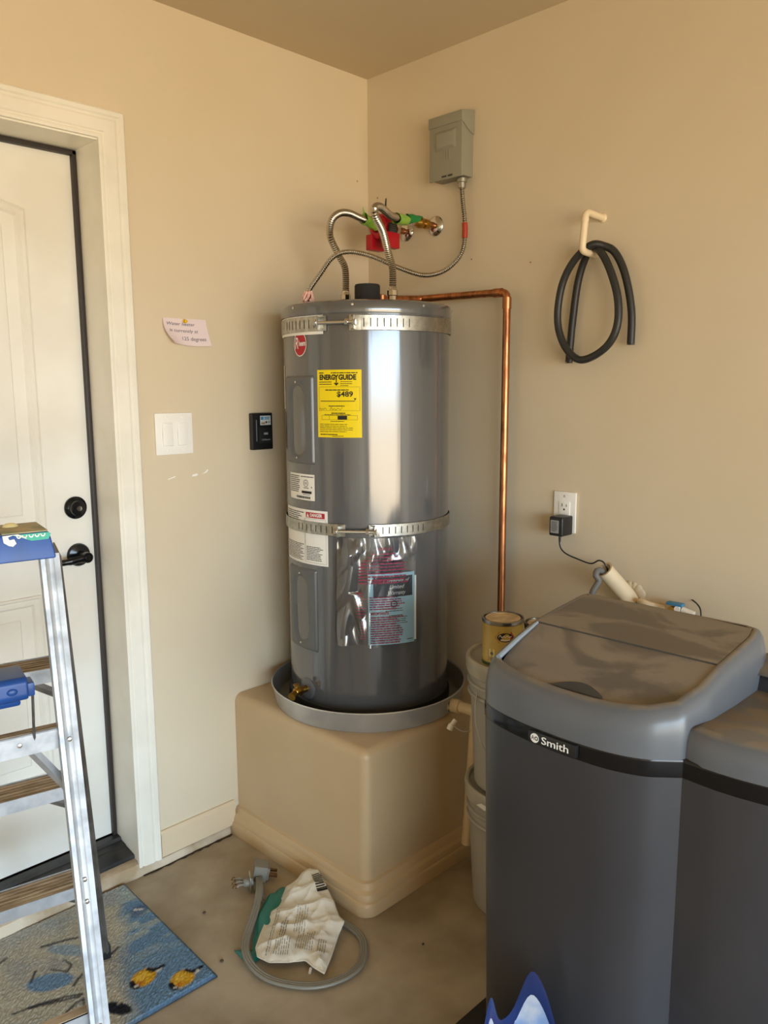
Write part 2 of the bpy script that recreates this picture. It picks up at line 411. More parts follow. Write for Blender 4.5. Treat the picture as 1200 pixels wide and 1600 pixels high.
def moulding(path, name, closed=True):
    # path in (x, z), inwards moulded profile: steps of (inset, height)
    P = [Vector((x, z)) for x, z in path]; n = len(P); nr = []
    for i in range(n):
        a, b2, c = P[i-1], P[i], P[(i+1) % n]
        e1 = (b2-a).normalized(); e2 = (c-b2).normalized()
        n1 = Vector((-e1.y, e1.x)); n2 = Vector((-e2.y, e2.x)); v = (n1+n2); v = v.normalized() if v.length > 1e-6 else n1
        nr.append(v/max(0.35, v.dot(n1)))
    prof = [(0.0, -0.001), (0.001, 0.007), (0.006, 0.0095), (0.011, 0.0045), (0.016, 0.0065), (0.024, 0.0085), (0.03, 0.002), (0.04, 0.0015), (0.062, 0.0015), (0.066, 0.005), (0.075, 0.0062)]
    rings = [[(P[i].x+nr[i].x*d, 0.142-h, P[i].y+nr[i].y*d) for i in range(n)] for d, h in prof]
    m = MB(); m.loft(rings, closed=True, capb=False, capt=True); return m.build(name, DOORW, D, smooth=28)
def arch_panel(x0, x1, z0, z1, rise):
    pts = [(x0, z0), (x1, z0), (x1, z1)]
    for k in range(2, 9):
        t = k/10; pts.append((x1+(x0-x1)*t, z1+rise*math.sin(PI*t)**1.0))
    pts.append((x0, z1)); return pts
moulding(arch_panel(-1.775, -1.150, 1.062, 1.952, 0.06), 'upper_panel')
moulding([(-1.752, .33), (-1.178, .33), (-1.178, .892), (-1.752, .892)], 'lower_panel')
def lockset():
    m = MB(); m.lathe([(0.033, 0.0), (0.033, 0.006), (0.03, 0.010), (0.024, 0.013), (0.022, 0.026), (0.019, 0.029), (0.0001, 0.029)], (-1.063, 0.142, 1.131), 28, (0, -1, 0)); d = m.build('deadbolt', BLACKG, D)
    m = MB(); m.lathe([(0.0075, 0.0), (0.0075, 0.002), (0.0001, 0.002)], (-1.063, 0.1135, 1.131), 16, (0, -1, 0)); m.build('keyhole', CHROME, d)
    m = MB(); m.lathe([(0.034, 0.0), (0.034, 0.006), (0.031, 0.011), (0.022, 0.014), (0.014, 0.016), (0.013, 0.05), (0.0155, 0.052), (0.0155, 0.066), (0.013, 0.068), (0.0001, 0.068)], (-1.063, 0.142, 0.991), 28, (0, -1, 0))
    m.tube(catmull([(-1.063, 0.084, 0.991), (-1.085, 0.083, 0.989), (-1.12, 0.086, 0.985), (-1.165, 0.092, 0.984), (-1.178, 0.094, 0.985)], 5), [0.0125]*5+[0.011]*5+[0.009]*5+[0.008]*6, 12, flat=0.75)
    l = m.build('door_lever', BLACKG, D)
    m = MB(); m.lathe([(0.0085, 0.0), (0.0085, 0.0015), (0.0001, 0.0015)], (-1.063, 0.0745, 0.991), 16, (0, -1, 0)); m.build('keyhole', CHROME, l)
lockset()
m = MB(); m.prism([(DX0+.002, .2, .05), (DX0+.002, .02, .046), (DX0+.002, .018, .05), (DX0+.002, .02, .058), (DX0+.002, .07, .066), (DX0+.002, .075, .07), (DX0+.002, .1, .073), (DX0+.002, .105, .082), (DX0+.002, .13, .083), (DX0+.002, .135, .078), (DX0+.002, .2, .078)], (DX1-DX0-.004, 0, 0))
m.build('threshold', mat('black_sill', '1B1A19', 0.4, col2='2C2926', nscale=18), D, smooth=25)

# ================================================================== HEATER PEDESTAL
PX, PY, PH = -0.631, -0.623, 0.4767
P = thing('heater_pedestal', 'tan drywalled platform with rounded edges under the grey water heater', 'platform', (-0.3, -0.3, 0))
bm = MB(); vs = bm.box((PX, PY, 0), (-0.001, -0.001, PH))
es = []
for e in bm.bm.edges:
    a, c = e.verts[0].co, e.verts[1].co; mid = (a+c)/2
    if abs(mid.x-PX) < 1e-4 and abs(mid.y-PY) < 1e-4: es.append(e)
    elif abs(mid.z-PH) < 1e-4 and (abs(mid.x-PX) < 1e-4 or abs(mid.y-PY) < 1e-4): es.append(e)
bmesh.ops.bevel(bm.bm, geom=es, offset=0.028, segments=6, profile=0.5, affect='EDGES')
bm.build('platform_body', mat('pedestal_paint', 'C6AE8A', 0.42, col2='BFA681', nscale=2.5, bump=(90, 0.15, 0.001)), P, smooth=40)
def ped_mould():
    prof = [(.0355, 0.0), (.036, .03), (.033, .038), (.028, .041), (.028, .047), (.024, .058), (.015, .066), (.013, .072), (.008, .082), (.0, .086)]
    rings = []
    for d, z in prof:
        x, y = PX-d, PY-d; r = 0.028+d*0.5
        ring = [(x, -0.001, z)]+[(x+r-r*math.cos(a), y+r-r*math.sin(a), z) for a in [k*PI/2/8 for k in range(9)]]+[(-0.001, y, z)]
        rings.append(ring)
    rings = [[(PX+.002, -.001, 0)]*1+[(PX+.03, PY+.03, 0)]*9+[(-.001, PY+.002, 0)]]+rings if False else rings
    m = MB(); m.loft(rings, closed=False); return m.build('base_moulding', mat('pedestal_moulding_paint', 'C4AA84', 0.5), P, smooth=25)
ped_mould()

# ================================================================== DRAIN PAN
PC = (-0.323, -0.318); RP = 0.3
D2 = thing('drain_pan', 'round galvanized drain pan on the tan platform under the water heater', 'pan', (PC[0], PC[1], PH))
m = MB(); m.lathe([(RP, 0.001), (RP+.001, 0.002), (RP+.013, .058), (RP+.0155, .061), (RP+.013, .064), (RP+.0095, .061), (RP-.003, .006)], (PC[0], PC[1], PH), 72, capb=False, capt=False)
m.build('pan_wall', PANM, D2)
m = MB(); m.lathe([(0.0001, .0005), (RP, .0005), (RP-.002, .006), (0.0001, .006)], (PC[0], PC[1], PH), 72); m.build('pan_floor', PANIN, D2)
# ================================================================== WATER HEATER
HC = (-0.313, -0.312); HR = 0.255; ZB, ZT = PH+0.008, 1.716
HT = thing('water_heater', 'tall grey cylindrical electric water heater standing in a drain pan', 'water heater', (HC[0], HC[1], ZB))
m = MB(); m.lathe([(HR, PH+.04), (HR, 1.679)], (HC[0], HC[1], 0), 96, capb=False, capt=False); m.build('jacket', JACKET, HT)
m = MB(); m.lathe([(HR-.004, ZB), (HR+.008, ZB), (HR+.008, ZB+.018), (HR+.003, ZB+.034), (HR-.001, ZB+.036)], (HC[0], HC[1], 0), 96); m.build('base_ring', mat('black_base', '1F1F20', 0.4), HT)
m = MB(); m.lathe([(HR-.002, 1.677), (HR+.005, 1.677), (HR+.006, 1.680), (HR+.006, 1.704), (HR+.002, 1.711), (HR-.006, 1.7145), (0.2, 1.716), (0.0001, 1.716)], (HC[0], HC[1], 0), 96); m.build('top_cap', JACKET, HT)
def on_cyl(th, z, r=HR): return Vector((HC[0]+r*math.cos(rad(th)), HC[1]+r*math.sin(rad(th)), z))
def cyl_screw(th, z, r, parent, rr=0.004):
    n = Vector((math.cos(rad(th)), math.sin(rad(th)), 0)); m = MB()
    m.lathe([(rr, -0.001), (rr, .001), (rr*.7, .0022), (0.0001, .0025)], on_cyl(th, z, r), 10, n); m.build('screw', SCREW, parent)
for th in (172.5, -142.4, -95.5, -52, 128): cyl_screw(th, 1.7, HR+.006, HT)
for th in (180, -163, -135, -105, -80): cyl_screw(th, ZB+.012, HR+.008, HT, .0035)
def access_panel(z0, z1, tc=173.5, hw=15.8):
    mp = cyl_map(HC, HR, tc, 0); R = rad(hw)*HR; f = Flat()
    # rounded plate
    def grid(u0, u1, v0, v1, fn, nu=40, nv=60):
        vs = []; fs = []
        for j in range(nv+1):
            for i in range(nu+1):
                u = u0+(u1-u0)*i/nu; v = v0+(v1-v0)*j/nv; vs.append(mp(u, v, fn(u, v)))
        for j in range(nv):
            for i in range(nu): a = j*(nu+1)+i; fs.append((a, a+1, a+nu+2, a+nu+1))
        return vs, fs
    zc = (z0+z1)/2; hh = (z1-z0)/2
    def fn(u, v):
        # edge flange then a recessed stadium dish
        du = R-abs(u); dv = hh-abs(v-zc); e = min(du, dv)
        h = 0.0075*min(1, max(0, e/0.005))**0.5
        # stadium: half width .036, half length hh-.045
        L = hh-.02-.04; sv = max(0, abs(v-zc)-L); q = math.hypot(u, sv)-.040
        t = min(1, max(0, (0.004-q)/0.016)); t = t*t*(3-2*t)
        return h-0.011*t*(0.75 if v > zc else 1.0) if e > 0.006 else h
    vs, fs = grid(-R, R, z0, z1, fn)
    me = bpy.data.meshes.new('access_panel'); me.from_pydata(vs, [], fs); me.update(); me.polygons.foreach_set('use_smooth', [True]*len(me.polygons))
    o = link_mesh('access_panel', me, JACKETD, HT)
    for v in (z1-.018, z0+.018): cyl_screw(tc, v, HR+.007, o, .0035)
    return o
access_panel(1.252, 1.508); access_panel(0.686, 0.939)
# maker badge
lb = Flat().disc(0, 0, .0275, 28, .033).build('badge', INKR, HT, cyl_map(HC, HR, 177.5, 1.598), .0008)
f = Flat(); f.ring(0, 0, .0275, .0297, 28, 33/27.5); f.text('R', -.0165, .0005, .046, shear=.2, bold=.0004, width=.0165); f.text('heem', .0095, .001, .021, shear=.1, bold=.0005, width=.030)
f.build('badge_lettering', WHITEINK, lb, cyl_map(HC, HR, 177.5, 1.598), .0014)
# yellow energy label .134 x .19
mpE = cyl_map(HC, HR, -152.3, 1.428)
eg = Flat().rect(-.067, -.095, .067, .095).build('energy_label', YELLOW, HT, mpE, .0008)
f = Flat(); f.text('ENERG', -.034, .0735, .0195, bold=.0009, width=.049); f.text('Y', -.0055, .0735, .0195, bold=.0009); f.text('GUIDE', .0265, .0735, .0195, bold=.0009, width=.051)
f.rect(-.0065, .066, -.0045, .056); f.rect(-.0068, .078, -.0042, .056); f.poly([(-.0125, .0575), (-.0095, .0595), (-.0055, .0555), (-.0015, .0595), (.0015, .0575), (-.0055, .0505)])
f.rect(-.056, .0065, .048, .0085); f.poly([(.0445, .0155), (.0525, .0155), (.0485, .0095)])
f.text('$489', .019, .0265, .0205, bold=.0005, width=.047)
f.rect(-.003, -.044, .025, -.0335)
f.lines(-.060, .052, -.018, .064, 2, .32, 3, .2); f.lines(.006, .048, .045, .064, 3, .3, 4, .5); f.lines(-.04, .036, .03, .0415, 1, .5, 5, 0)
f.text('Estimated Yearly Energy Cost', -.008, .0385, .0001) if False else None
f.lines(-.03, -.009, .018, -.0035, 1, .45, 6, 0); f.lines(-.022, -.029, .02, -.0235, 1, .5, 8, 0); f.lines(-.044, -.0325, .036, -.0285, 1, .5, 9, 0)
f.line([(-.06, -.016), (-.057, -.012), (-.054, -.017), (-.050, -.013), (-.046, -.016), (-.042, -.011), (-.036, -.017)], .0008); f.line([(-.026, -.018), (-.022, -.009), (-.018, -.017), (-.012, -.013), (-.008, -.018), (-.002, -.012), (.006, -.017), (.012, -.010)], .0008)
f.frame(-.053, -.045, .055, -.0325, .0006); f.rect(-.029, -.045, -.0284, -.0325)
f.lines(-.025, -.051, .016, -.0475, 1, .45, 10, 0); f.lines(-.060, -.081, .045, -.055, 5, .28, 11, .4); f.lines(-.058, -.089, -.004, -.084, 1, .5, 12, 0); f.lines(-.02, -.0925, .014, -.0895, 1, .5, 13, 0)
f.frame(-.061, -.0195, .062, .0475, .0005); f.lines(-.06, .083, -.045, .0895, 1, .4, 14, 0); f.lines(-.022, .083, .056, .0895, 1, .4, 15, 0)
f.text('Most', 0, 0, .001) if False else None
f.build('energy_lettering', INK, eg, mpE, .0014)
# white rating label and danger label
mpR = cyl_map(HC, HR, 174.5, 1.184)
rl = Flat().rect(-.064, -.0385, .064, .0385).build('rating_label', LABELW, HT, mpR, .0008)
f = Flat(); f.lines(-.06, -.018, .0, .034, 9, .42, 21, .3); f.ring(.028, .012, .009, .0105); f.text('UL', .028, .012, .010); f.lines(.018, -.004, .04, .0, 1, .5, 22, 0)
f.rect(.008, -.0185, .052, -.011); f.disc(.052, .001, .002, 12); f.lines(.014, -.0235, .046, -.0205, 1, .5, 23, 0); f.lines(.005, .028, .06, .034, 1, .4, 24, 0)
u = -.02
while u < .046: w = random.choice([.0008, .0012, .002]); f.rect(u, -.034, u+w, -.027); u += w+random.choice([.0008, .0014])
f.build('rating_lettering', INK, rl, mpR, .0014)
mpD = cyl_map(HC, HR, 175.3, 1.036)
dl = Flat().rect(-.105, -.082, .105, .082).build('warning_label', LABELW, HT, mpD, .0008)
Flat().rect(.022, .059, .095, .075).build('danger_banner', INKR, dl, mpD, .0014)
f = Flat(); f.text('DANGER', .063, .067, .0135, bold=.0004, width=.046); f.poly([(.026, .061), (.036, .061), (.031, .073)]); f.build('danger_lettering', WHITEINK, dl, mpD, .002)
f = Flat(); f.lines(-.098, .02, .012, .075, 9, .42, 31, .25); f.lines(-.098, -.075, .012, -.022, 11, .42, 32, .2); f.lines(.022, -.07, .092, -.026, 9, .42, 33, .35)
f.poly([(.024, .03), (.034, .038), (.040, .03)]); f.poly([(.048, .03), (.052, .045), (.06, .036), (.066, .047), (.07, .03)]); f.rect(.014, -.076, .0146, .055); f.frame(.018, -.076, .099, .056, .0005)
f.text('LISTED', 0, 0, .001) if False else None
f.build('warning_lettering', INK, dl, mpD, .0014)
Flat().rect(-.012, -.065, .006, .065).build('side_label', LABELW, HT, cyl_map(HC, HR, 149, 1.475), .0008)
Flat().rect(-.02, -.055, .007, .055).build('side_label', DKLABEL, HT, cyl_map(HC, HR, 155, 1.347), .0008)
# brass drain valve with flange
nd = Vector((math.cos(rad(178)), math.sin(rad(178)), 0)); p0 = on_cyl(178, .561)
m = MB(); m.lathe([(.034, -.003), (.034, .001), (.028, .004), (.016, .005)], p0, 28, nd); m.build('drain_flange', JACKETD, HT)
m = MB(); m.cyl(p0, p0+nd*.03, .011, seg=14); m.lathe([(.013, 0), (.015, .004), (.015, .016), (.012, .02)], p0+nd*.024, 6, nd)
tip = p0+nd*.042; out = (nd+Vector((0, -.4, -.25))).normalized()
m.sphere(tip, .013); m.tube([tip, tip+out*.016, tip+out*.03], [.009, .0095, .0125], 14); m.cyl(tip, tip+Vector((0, 0, .018)), .006, seg=10); m.lathe([(.004, .016), (.011, .018), (.011, .023), (.004, .025)], tip, 8)
m.build('drain_valve', BRASS, HT)
# top fittings
def top_pt(lat, f, z): return Vector((HC[0]+.706*lat+.708*f, HC[1]-.708*lat+.706*f, z))
NL, NR, VC, WE = top_pt(-.066, .06, 1.716), top_pt(.080, -.05, 1.716), top_pt(.004, -.03, 1.716), top_pt(-.166, -.12, 1.716)
m = MB(); m.lathe([(.0385, -.001), (.0385, .06), (.036, .064), (.03, .064), (.03, .05), (.0001, .05)], VC, 32); m.build('vent_collar', mat('black_foam', '232322', 0.85, bump=(200, .5, .002)), HT)
for q, mt in ((NL, CHROME), (NR, CHROME)):
    m = MB(); m.cyl(q-Vector((0, 0, .001)), q+Vector((0, 0, .0055)), .011, seg=16); m.build('nipple', mt, HT)
m = MB(); m.box(NL+Vector((.017, -.012, 0.0005)), NL+Vector((.0235, -.004, .024))); m.build('nipple_clip', BLACK, HT, bevel=.002)
# ------------------------------------------------------------------ seismic straps
def strap(name, label, z0, z1, th_b, group):
    S = thing(name, label, 'strap', (HC[0], HC[1], z0))
    R = HR+.0034; zc = (z0+z1)/2
    a0, a1 = rad(th_b+10), rad(th_b-14+360)
    m = MB(); rings = [[(HC[0]+(R+dr)*math.cos(a0+(a1-a0)*k/90), HC[1]+(R+dr)*math.sin(a0+(a1-a0)*k/90), z) for k in range(91)] for dr, z in ((0, z0), (.0016, z0+.001), (.0016, z1-.001), (0, z1))]
    m.loft(rings, closed=False); m.build('band', GALV, S)
    f = Flat(); 
    for k in range(-8, 9):
        u = .0185*k+(.055 if k > 0 else -.055 if k < 0 else 9)
        if k: f.rect(u-.0014, -(z1-z0)*.28, u+.0014, (z1-z0)*.28)
    tag(f.build('slot_holes', mat('slot_shadow', '3A3833', 0.8), S, cyl_map(HC, HR, th_b-2, zc), .0053), kind='stuff')
    # the two turned-up ends with the tension bolt
    for sgn, th in ((-1, th_b-13), (1, th_b+9)):
        n = Vector((math.cos(rad(th)), math.sin(rad(th)), 0)); t = Vector((-n.y, n.x, 0)); c = on_cyl(th, zc, R)
        M = Matrix((t, n, Vector((0, 0, 1)))).transposed().to_4x4(); M.translation = c
        m = MB(); m.box((-.002, 0, -(z1-z0)*.46), (.002, .026, (z1-z0)*.46), M); m.box((-.016, 0, -(z1-z0)*.5), (.016, .004, (z1-z0)*.5), M); m.prism([M @ Vector((-.012*sgn, .003, (z1-z0)*.46)), M @ Vector((.0, .024, (z1-z0)*.46)), M @ Vector((.0, .003, (z1-z0)*.46))], (0, 0, -.003)); m.prism([M @ Vector((-.012*sgn, .003, -(z1-z0)*.46)), M @ Vector((.0, .024, -(z1-z0)*.46)), M @ Vector((.0, .003, -(z1-z0)*.46))], (0, 0, .003)); m.build('bracket', GALV, S, bevel=.001)
    nb = Vector((math.cos(rad(th_b-2)), math.sin(rad(th_b-2)), 0)); t = Vector((-nb.y, nb.x, 0)); c = on_cyl(th_b-2, zc, R+.016)
    m = MB(); m.cyl(c-t*.062, c+t*.055, .0048, seg=10)
    m.lathe([(.0001, 0), (.010, 0), (.010, .009), (.0001, .009)], c-t*.066, 6, t); m.lathe([(.0001, 0), (.0095, 0), (.0095, .009), (.0001, .009)], c+t*.028, 6, t); m.lathe([(.0001, 0), (.0095, 0), (.0095, .009), (.0001, .009)], c+t*.05, 6, t)
    m.build('tension_bolt', SCREW, S); return S
S1 = strap('seismic_strap', 'slotted metal earthquake strap around the heater top above the yellow label', 1.630, 1.672, -150, 'heater straps')
m = MB(); R = HR+.0027
m.loft([[(HC[0]+R*math.cos(rad(a)), HC[1]+R*math.sin(rad(a)), z) for a in range(140, 200, 2)] for z in (1.622, 1.6745)], closed=False); m.build('foam_liner', LABELW, S1)
strap('seismic_strap', 'slotted metal earthquake strap around the heater middle across the danger label', 1.048, 1.084, -139, 'heater straps')

# ------------------------------------------------------------------ document pouch and booklet under the lower strap
def clear_mat():
    m = bpy.data.materials.new('clear_film'); m.use_nodes = True; t = m.node_tree; L = t.links.new
    out = t.nodes['Material Output']; t.nodes.remove(t.nodes['Principled BSDF'])
    gl = t.nodes.new('ShaderNodeBsdfGlossy'); gl.inputs['Roughness'].default_value = 0.17; gl.inputs['Color'].default_value = (1, 1, 1, 1)
    tr = t.nodes.new('ShaderNodeBsdfTransparent'); tr.inputs['Color'].default_value = (.96, .96, .97, 1)
    fr = t.nodes.new('ShaderNodeFresnel'); fr.inputs[0].default_value = 1.5
    ad = t.nodes.new('ShaderNodeMath'); ad.operation = 'MULTIPLY_ADD'; ad.inputs[1].default_value = 1.1; ad.inputs[2].default_value = .07
    mx = t.nodes.new('ShaderNodeMixShader'); L(fr.outputs[0], ad.inputs[0]); L(ad.outputs[0], mx.inputs[0]); L(tr.outputs[0], mx.inputs[1]); L(gl.outputs[0], mx.inputs[2]); L(mx.outputs[0], out.inputs[0]); return m
CLEAR = clear_mat()
PO = thing('document_pouch', 'clear plastic document pouch hanging from the lower heater strap', 'pouch', tuple(on_cyl(-128, .73)))
mpP = cyl_map(HC, HR, -154, .724)
def pouch_h(u, v):   # u 0..0.23, v 0..0.335 : crumpled film standing off the jacket
    w = u/.23; e = min(1, max(0, (.323-v)/.05))
    h = .004+.009*e*(.5+.5*math.sin(u*75+1.5*math.sin(v*14)))*(1 if w < .45 else .35)
    h += .012*math.exp(-((u-.03-.10*(v-.1))/.02)**2)*e+.008*math.exp(-((u-.07+.2*(v-.06))/.012)**2)*e*(v < .16)
    h += .005*math.sin(u*160+v*30)*math.exp(-((v-.31)/.05)**2)
    h += .005*abs(math.sin(u*38-v*33))*e*(1 if w < .42 or v > .25 else .15)
    return max(.0045 if w < .38 else .013, h+(.008 if w >= .38 else 0))
nu, nv = 70, 90; vs = []; fs = []
for j in range(nv+1):
    for i in range(nu+1):
        v = .321*j/nv; u = .232*i/nu
        if v < .06 and u > .09 and False: pass
        vs.append(mpP(u*(1-.02*math.sin(v*9)), v+.004*math.sin(u*40)*(1-j/nv), pouch_h(u, v)))
for j in range(nv):
    for i in range(nu): a = j*(nu+1)+i; fs.append((a, a+1, a+nu+2, a+nu+1))
me = bpy.data.meshes.new('pouch_film'); me.from_pydata(vs, [], fs); me.update(); me.polygons.foreach_set('use_smooth', [True]*len(me.polygons)); link_mesh('pouch_film', me, CLEAR, PO)
f = Flat(); f.text('- IMPORTANT -', .135, .289, .013, bold=.0003, width=.056)
for k in range(10):
    hw = .035+.035*math.sin(min(1, k/4.5)*PI/2); f.lines(.133-hw, .272-.0095*k, .133+hw, .2785-.0095*k, 1, .6, 40+k, .15)
f.lines(.055, .085, .085, .165, 9, .45, 52, .4); f.lines(.065, .02, .085, .08, 7, .45, 53, .4)
f.text('IMPORTANT', .122, .196, .0115, bold=.0003, width=.05); f.text('IMPORTANTE', .119, .098, .0115, bold=.0003, width=.052)
f.lines(.092, .108, .2, .15, 6, .4, 54, .3); f.lines(.094, .006, .19, .09, 12, .42, 55, .3)
tag(f.build('pouch_lettering', INKM, PO, mpP, .0155), kind='stuff')
mpB = cyl_map(HC, HR, -118.8, .836)
BK = thing('warranty_booklet', 'pale blue warranty certificate booklet inside the clear pouch', 'booklet', tuple(on_cyl(-119, .73, HR+.005)))
m = Flat().rect(-.069, -.110, .069, .104).build('cover', mat('pale_blue_paper', 'ACD6E2', 0.6), BK, mpB, .0075, .002)
Flat().rect(-.062, -.106, .078, .09).build('inner_page', mat('white_paper', 'E4E6E4', 0.6), BK, mpB, .003, .003)
Flat().rect(-.054, .033, .062, .094).build('title_block', mat('charcoal_print', '3A3D40', 0.6), BK, mpB, .0098)
f = Flat(); f.text('Certificate of', .01, .081, .0165, shear=.35, width=.078); f.text('Limited', .012, .063, .0165, shear=.35, width=.045); f.text('Warranty', .012, .045, .0165, shear=.35, width=.052); f.text('RUUD', -.062, .05, .001) if False else None
f.build('title_lettering', WHITEINK, BK, mpB, .0103)
f = Flat(); f.ring(.005, .012, .007, .0105); f.lines(-.02, -.012, .04, .0, 2, .45, 61, .3); f.lines(-.01, -.05, .055, -.02, 5, .4, 62, .4); f.lines(.045, -.102, .064, -.096, 1, .5, 63, 0); tag(f.build('cover_print', INKG, BK, mpB, .0098), kind='stuff')

# ------------------------------------------------------------------ hoses, conduit, pipes
def corrugated(path, r, pitch, amp, seg=12, n=12):
    P = resample(catmull(path, n), pitch/2.0); return P, [r*(1+(amp if i % 2 else -amp)) for i in range(len(P))]
def hose(name, label, path, bot, r=.0105):
    S = thing(name, label, 'hose', tuple(bot))
    P, R = corrugated(path, r, .0064, .09); m = MB(); m.tube(P, R, 14); m.build('flexible_tube', STEEL, S)
    m = MB(); m.lathe([(.0115, 0), (.0135, .002), (.0135, .022), (.016, .024), (.016, .038), (.0125, .042), (.0115, .05)], bot+Vector((0, 0, .006)), 8); m.build('swivel_nut', CHROME, S)
    return S
h1 = [(-.06, -.186, 1.996), (-.144, -.19, 1.998), (-.193, -.198, 2.002), (-.24, -.203, 2.007), (-.286, -.208, 2.012), (-.331, -.213, 2.004), (-.366, -.217, 1.977), (-.373, -.218, 1.929), (-.335, -.215, 1.877)]
T1 = hose('water_connector', 'corrugated steel water hose arching over the heater next to the corner', h1[1:]+[tuple(NL+Vector((.002, .002, .12))), tuple(NL+Vector((0, 0, .03)))], NL)
T2 = hose('water_connector', 'corrugated steel water hose dropping in front of the red lockout', [(-.148, -.325, 1.993), (-.22, -.362, 1.984), (-.29, -.395, 1.976), (-.331, -.417, 1.978), (-.375, -.437, 1.982), (-.410, -.45, 1.972), (-.402, -.447, 1.948), (-.357, -.43, 1.915), (-.318, -.412, 1.866), tuple(NR+Vector((-.003, -.003, .105))), tuple(NR+Vector((0, 0, .03)))], NR)
def tape(parent, a, b, r, m, name='tag', flare=0.4):
    P = [Vector(a)+(Vector(b)-Vector(a))*t for t in (0, .2, .4, .6, .8, 1)]
    q = MB(); rings = q.tube(P, [r*.92, r*.95, r*1.0, r*1.05, r*1.08, r*(1.02+flare)], 14, caps=False)
    for ring in (rings[0], rings[-1]):
        for k, v in enumerate(ring):
            v.co += (P[-1]-P[0]).normalized()*random.uniform(-.006, .006)
    for ring in rings:
        for k, v in enumerate(ring): v.co += Vector((0, 0, random.uniform(-.0015, .0015)))
    d = (P[-1]-P[0]); L_ = d.length; d = d.normalized(); up = Vector((0, 0, 1)); up = (up-d*up.dot(d)).normalized()
    if flare > .05:
        o = P[-1]+up*r*.8
        q.prism([o-d*L_*.75, o-d*L_*.1+up*.004, o+d*.010+up*.022, o+d*.004+up*.004, o+d*.002-up*r*.6, o-d*L_*.6-up*r*.4], d.cross(up)*.0015)
    return q.build(name, m, parent, smooth=30)
tape(T1, (-.150, -.191, 1.992), (-.215, -.2, 2.008), .0155, GREENT, flare=.12)
tape(T2, (-.15, -.327, 1.991), (-.245, -.372, 1.979), .0155, GREENT, flare=.04)
def shutoff(name, label, y, z, red):
    V = thing(name, label, 'valve', (0, y, z)); c = Vector((0, y, z)); ax = Vector((-1, 0, 0))
    m = MB(); m.lathe([(.032, 0.0005), (.032, .002), (.029, .006), (.018, .011), (.0115, .013)], c, 32, ax); m.build('escutcheon', CHROME, V)
    m = MB(); m.cyl(c, c+ax*.045, .0105, seg=16); m.build('stub_pipe', COPPER, V)
    m = MB(); m.lathe([(.012, 0), (.0155, .002), (.0155, .016), (.012, .018), (.013, .024), (.018, .032), (.018, .045), (.013, .053), (.0125, .072)], c+ax*.04, 14, ax); m.cyl(c+ax*.078, c+ax*.078+Vector((0, 0, -.012)), .009, seg=12)
    m.build('valve_body', BRASS if not red else CHROME, V)
    m = MB(); m.lathe([(.013, 0), (.015, .002), (.015, .016), (.0115, .018)], c+ax*.108, 6, ax); m.build('union_nut', CHROME, V)
    return V
VA = shutoff('shutoff_valve', 'brass shutoff valve on the copper stub nearer the power box', -.319, 1.996, False)
VB = shutoff('shutoff_valve', 'shutoff valve near the corner inside the red lockout', -.186, 1.996, True)
tape(VA, (-.075, -.319, 2.004), (-.142, -.322, 1.999), .0145, GREEND, 'green_tag', 0)
# red lockout clamshell over the second valve
LK = thing('valve_lockout', 'red plastic valve lockout with black label and black tie', 'lockout', (-.13, -.2, 1.93))
m = MB(); c = Vector((-.118, -.19, 1.985))
rg = m.lathe([(.022, -.026), (.03, -.026), (.042, -.02), (.042, .02), (.03, .026), (.022, .026), (.022, -.026)], Vector((-.118, -.186, 1.996)), 8, (1, 0, 0), capb=False, capt=False); bmesh.ops.remove_doubles(m.bm, verts=m.bm.verts[:], dist=1e-5)
m.box(c+Vector((-.03, -.05, -.062)), c+Vector((.03, -.022, -.012))); m.box(c+Vector((-.03, .022, -.062)), c+Vector((.03, .05, -.012))); m.box(c+Vector((-.026, -.045, .036)), c+Vector((.026, .04, .046)))
m.build('lockout_shell', REDP, LK, bevel=.004)
m = MB(); m.box(c+Vector((-.015, -.046, -.022)), c+Vector((.022, -.0405, .018))); m.build('lockout_label', mat('black_label', '232021', .45), LK, bevel=.001)
f = Flat(); f.lines(-.014, -.016, .014, .014, 5, .4, 71, .2); f.build('lockout_print', INKG, LK, plane_map(c+Vector((.003, -.0462, -.002)), (1, 0, 0), (0, 0, 1)), .0004)
m = MB(); m.tube([c+Vector((-.01, -.02, .042)), c+Vector((-.008, -.02, .055)), c+Vector((.002, -.014, .098))], [.006, .004, .0018], 8); m.tube(catmull([c+Vector((-.02, -.045, .05)), c+Vector((-.008, -.02, .053)), c+Vector((.01, .02, .05))], 4), .0035, 8); m.build('cable_tie', BLACK, LK)
# electrical whip
WH = thing('conduit_whip', 'flexible armored electrical conduit looping from grey box to heater top', 'conduit', tuple(WE))
wp = [(-.03, -.452, 2.092), (-.027, -.453, 2.058), (-.022, -.457, 2.001), (-.021, -.459, 1.953), (-.025, -.455, 1.903), (-.05, -.444, 1.863), (-.093, -.425, 1.831), (-.156, -.401, 1.818), (-.237, -.369, 1.838), (-.316, -.338, 1.865), (-.384, -.312, 1.873), (-.431, -.294, 1.854), (-.469, -.279, 1.804), (WE.x+.003, WE.y+.004, 1.75), (WE.x, WE.y, 1.7235)]
P, R = corrugated(wp, .0068, .0066, .2); m = MB(); m.tube(P, R, 12); m.build('armor', STEELD, WH)
m = MB(); m.lathe([(.0125, 0), (.0125, .016), (.0165, .017), (.0165, .028), (.012, .029)], (-.03, -.452, 2.087), 16); m.build('box_connector', mat('zinc_fitting', 'A9A79F', .35, .9), WH)
Pr = [p for p in P if 1.935 < p.z < 1.985 and p.x > -.06]; m = MB(); m.tube(Pr, .0088, 14); m.build('red_tape', mat('red_tape', 'A4321C', .5), WH)
m = MB()
